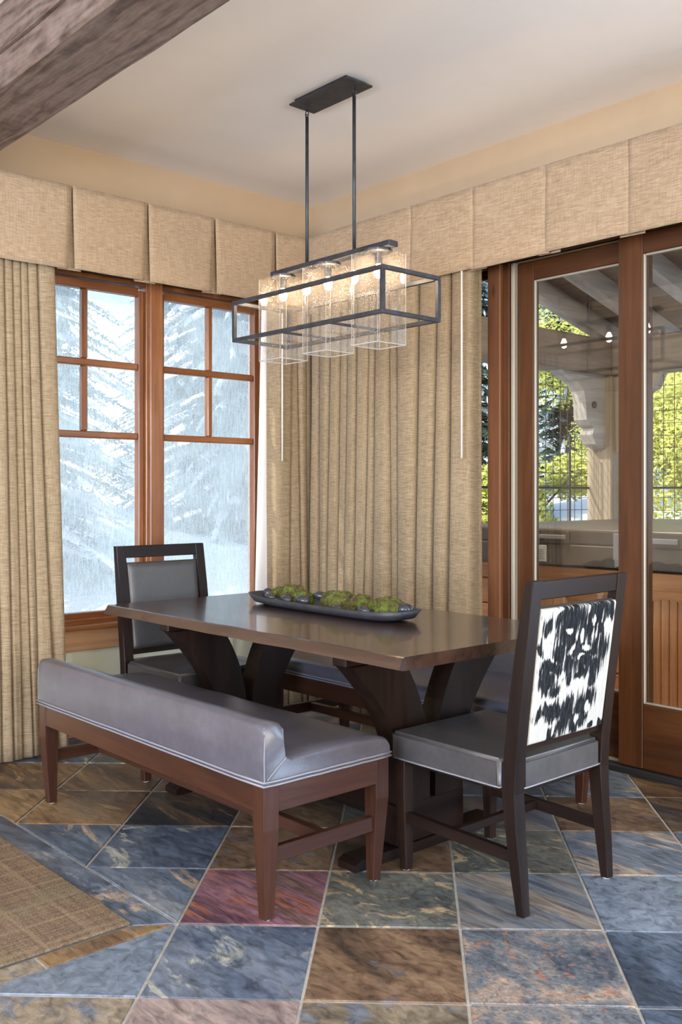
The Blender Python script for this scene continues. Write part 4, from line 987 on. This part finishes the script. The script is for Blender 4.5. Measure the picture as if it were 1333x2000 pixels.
# ================================================================== OUTSIDE: snowy ground and trees
def ground():
    n = 60; vs = []; fs = []
    for j in range(n+1):
        for i in range(n+1):
            x = -30+70*i/n; y = -30+70*j/n
            d = max(0, max(y-.5, 0) if x < 4.2 else math.hypot(max(x-4.2, 0), max(y-.5, 0)*.6))
            z = -.4+.16*d+.45*mnoise.noise(Vector((x*.2, y*.2, 0)))*min(1, d/3)
            if (-8.6 < x < 4.3 and y < .45): z = -.45
            vs.append((x, y, z))
    for j in range(n):
        for i in range(n): q = j*(n+1)+i; fs.append((q, q+1, q+n+2, q+n+1))
    return vs, [], fs
g = obj('snowy_ground', ground(), 'snow', smooth=True); g['kind'] = 'structure'
def gz(x, y):
    d = max(0, max(y-.5, 0) if x < 4.2 else math.hypot(max(x-4.2, 0), max(y-.5, 0)*.6)); return -.5+.16*d
def conifer_meshes(seed, H=7.0, R=2.0, snowy=.5):
    rr = random.Random(seed); fol, snow = BM(), BM(); nw = 36
    for w in range(nw):
        z = .5+(H-.6)*w/nw; rad = R*(1-z/H)**.8+.12; nb = 11
        for b in range(nb):
            a = 2*PI*(b/nb)+rr.uniform(-.3, .3); r = rad*rr.uniform(.75, 1.12); zz = z+rr.uniform(-.12, .12); ns = 7
            d = Vector((math.cos(a), math.sin(a), 0)); s = Vector((-d.y, d.x, 0)); sn = rr.random() < snowy
            prev = None
            for k in range(ns+1):
                t = k/ns; p = d*(r*t)+Vector((0, 0, zz-.38*r*t*t+.05*r*t)); wd = .20*(1-t)**.6*(.4+min(1, t*4)*.6)+.02
                if prev is not None:
                    for sg in (-1, 1):
                        for q in range(6):
                            l = wd*rr.uniform(.7, 1.6); e = prev+(p-prev)*(q/6)
                            A = fol.verts.new(e); B = fol.verts.new(e+(p-prev)*.22); C_ = fol.verts.new(e+s*sg*l+d*l*.5+Vector((0, 0, -l*.45+rr.uniform(-.04, .04))))
                            fol.faces.new((A, B, C_))
                    if sn and k > 1 and rr.random() < .7:
                        h = .05*rr.uniform(.5, 1.8); ww = wd*rr.uniform(.3, .7)
                        vs = [snow.verts.new(prev+s*ww+Vector((0, 0, -.02))), snow.verts.new(p+s*ww*.8+Vector((0, 0, -.02))), snow.verts.new(p-s*ww*.8+Vector((0, 0, -.02))), snow.verts.new(prev-s*ww+Vector((0, 0, -.02))), snow.verts.new(prev+Vector((0, 0, h))), snow.verts.new(p+Vector((0, 0, h*.8)))]
                        snow.faces.new((vs[0], vs[1], vs[5], vs[4])); snow.faces.new((vs[4], vs[5], vs[2], vs[3]))
                prev = p
    return fol, snow, lathe(BM(), [(.16, 0), (.12, H*.4), (.02, H*.96)], 8)
def conifer(seed, H, R, snowy):
    t = thing('snowy_conifer', '', 'tree', (0, 0, 0), group='snow-laden conifers outside'); f, s, tr_ = conifer_meshes(seed, H, R, snowy)
    obj('trunk', tr_, 'bark', t); obj('foliage', f, 'needle', t); obj('snow_cover', s, 'snow', t, smooth=True); return t
protos = [conifer(1, 7.5, 2.2, .30), conifer(2, 6.5, 1.9, .5), conifer(3, 8.5, 2.3, .22)]
places = [  # x, y, proto, scale, label
 (.3, 5.4, 0, .85, 'nearest snowy conifer, behind the left window'), (3.9, 6.6, 1, .95, 'heavily snowed conifer seen low in the right-hand window'), (1.9, 9.9, 2, .9, 'tall conifer behind the middle post of the windows'),
 (-3.4, 8.6, 1, 1.1, 'snowy conifer hidden behind the left curtain side of the windows'), (5.6, 10.4, 0, .95, 'tall conifer behind the right-hand window edge'), (-.6, 14.6, 2, .95, 'distant conifer behind the left window panes'),
 (3.8, 14.4, 2, 1.0, 'distant conifer behind the right window panes'), (8.4, 14.6, 1, 1.1, 'distant conifer seen past the corner curtain'),
 (9.9, 7.4, 1, .95, 'snow-laden conifer seen through the wire mesh left of the patio post'), (14.5, 8.6, 0, 1.1, 'tall conifer farther off behind the wire mesh'), (15.5, 1.5, 2, 1.0, 'conifer seen far off beyond the yellow tree')]
for k, (x, y, p, s, lb) in enumerate(places):
    o = protos[p] if protos[p]['label'] == '' else dup(protos[p])
    o.location = (x, y, gz(x, y)-.1); o.scale = (s, s, s); o.rotation_euler = (0, 0, k*1.3); o['label'] = lb
def leafy(name, label, x, y, r, h, n, mat, seed, cat='tree'):
    t = thing(name, label, cat, (x, y, gz(x, y)-.05)); rr = random.Random(seed); bm = BM()
    cl = [(rr.uniform(-.6, .6)*r, rr.uniform(-.6, .6)*r, h*(.35+.55*rr.random()), r*rr.uniform(.25, .5)) for _ in range(12)]
    for _ in range(n):
        c = cl[rr.randrange(12)]; d = Vector((rr.gauss(0, 1), rr.gauss(0, 1), rr.gauss(0, 1))).normalized()*c[3]*rr.uniform(.5, 1)
        p = Vector(c[:3])+d; a = Vector((rr.gauss(0, 1), rr.gauss(0, 1), rr.gauss(0, 1))).normalized(); b = a.orthogonal().normalized(); s = rr.uniform(.022, .052)
        bm.faces.new([bm.verts.new(q) for q in (p-a*s, p+b*s*.5, p+a*s, p-b*s*.5)])
    obj('foliage', bm, mat, t)
    bm = BM(); tube(bm, [(0, 0, 0), (.03, .02, h*.4), (0, 0, h*.8)], [.06, .04, .015], 6)
    for c in cl[:7]: tube(bm, [(0, 0, h*.3), (c[0]*.5, c[1]*.5, (h*.3+c[2])/2), c[:3]], [.03, .02, .008], 5)
    obj('branches', bm, 'bark', t)
leafy('yellow_tree', 'yellow-green leafy tree behind the far wire mesh', 10.4, 4.2, 2.0, 4.6, 30000, 'foliage', 5)
leafy('yellow_tree', 'second yellow-green tree, nearer behind the far wire mesh', 7.6, 1.2, 1.8, 2.7, 24000, 'foliage', 6)
leafy('yellow_shrub', 'low yellow-green shrub behind the left wire mesh', 6.4, 3.7, 1.1, 1.9, 16000, 'foliage', 7, 'shrub')
leafy('green_shrub', 'low dark green shrub beside the patio corner post', 5.6, 1.4, .7, 1.4, 9000, 'shrub', 8, 'shrub')

# fill lamp and housing added unseen under the roof boards to brighten the hot tub
pl_ = thing('added_patio_fill', 'added round downlight, out of sight under the patio roof boards, brightening the hot tub', 'light', (.55, -1.21, 3.0))
obj('housing', lathe(BM(), [(.10, .0), (.11, .02), (.11, .30)], 20), 'metal', pl_)
lamp('added_patio_fill_disk', 'AREA', (.55, -1.21, 2.985), (0, -.2, 0), 75, (1, .86, .70), shape='DISK', size=.19)
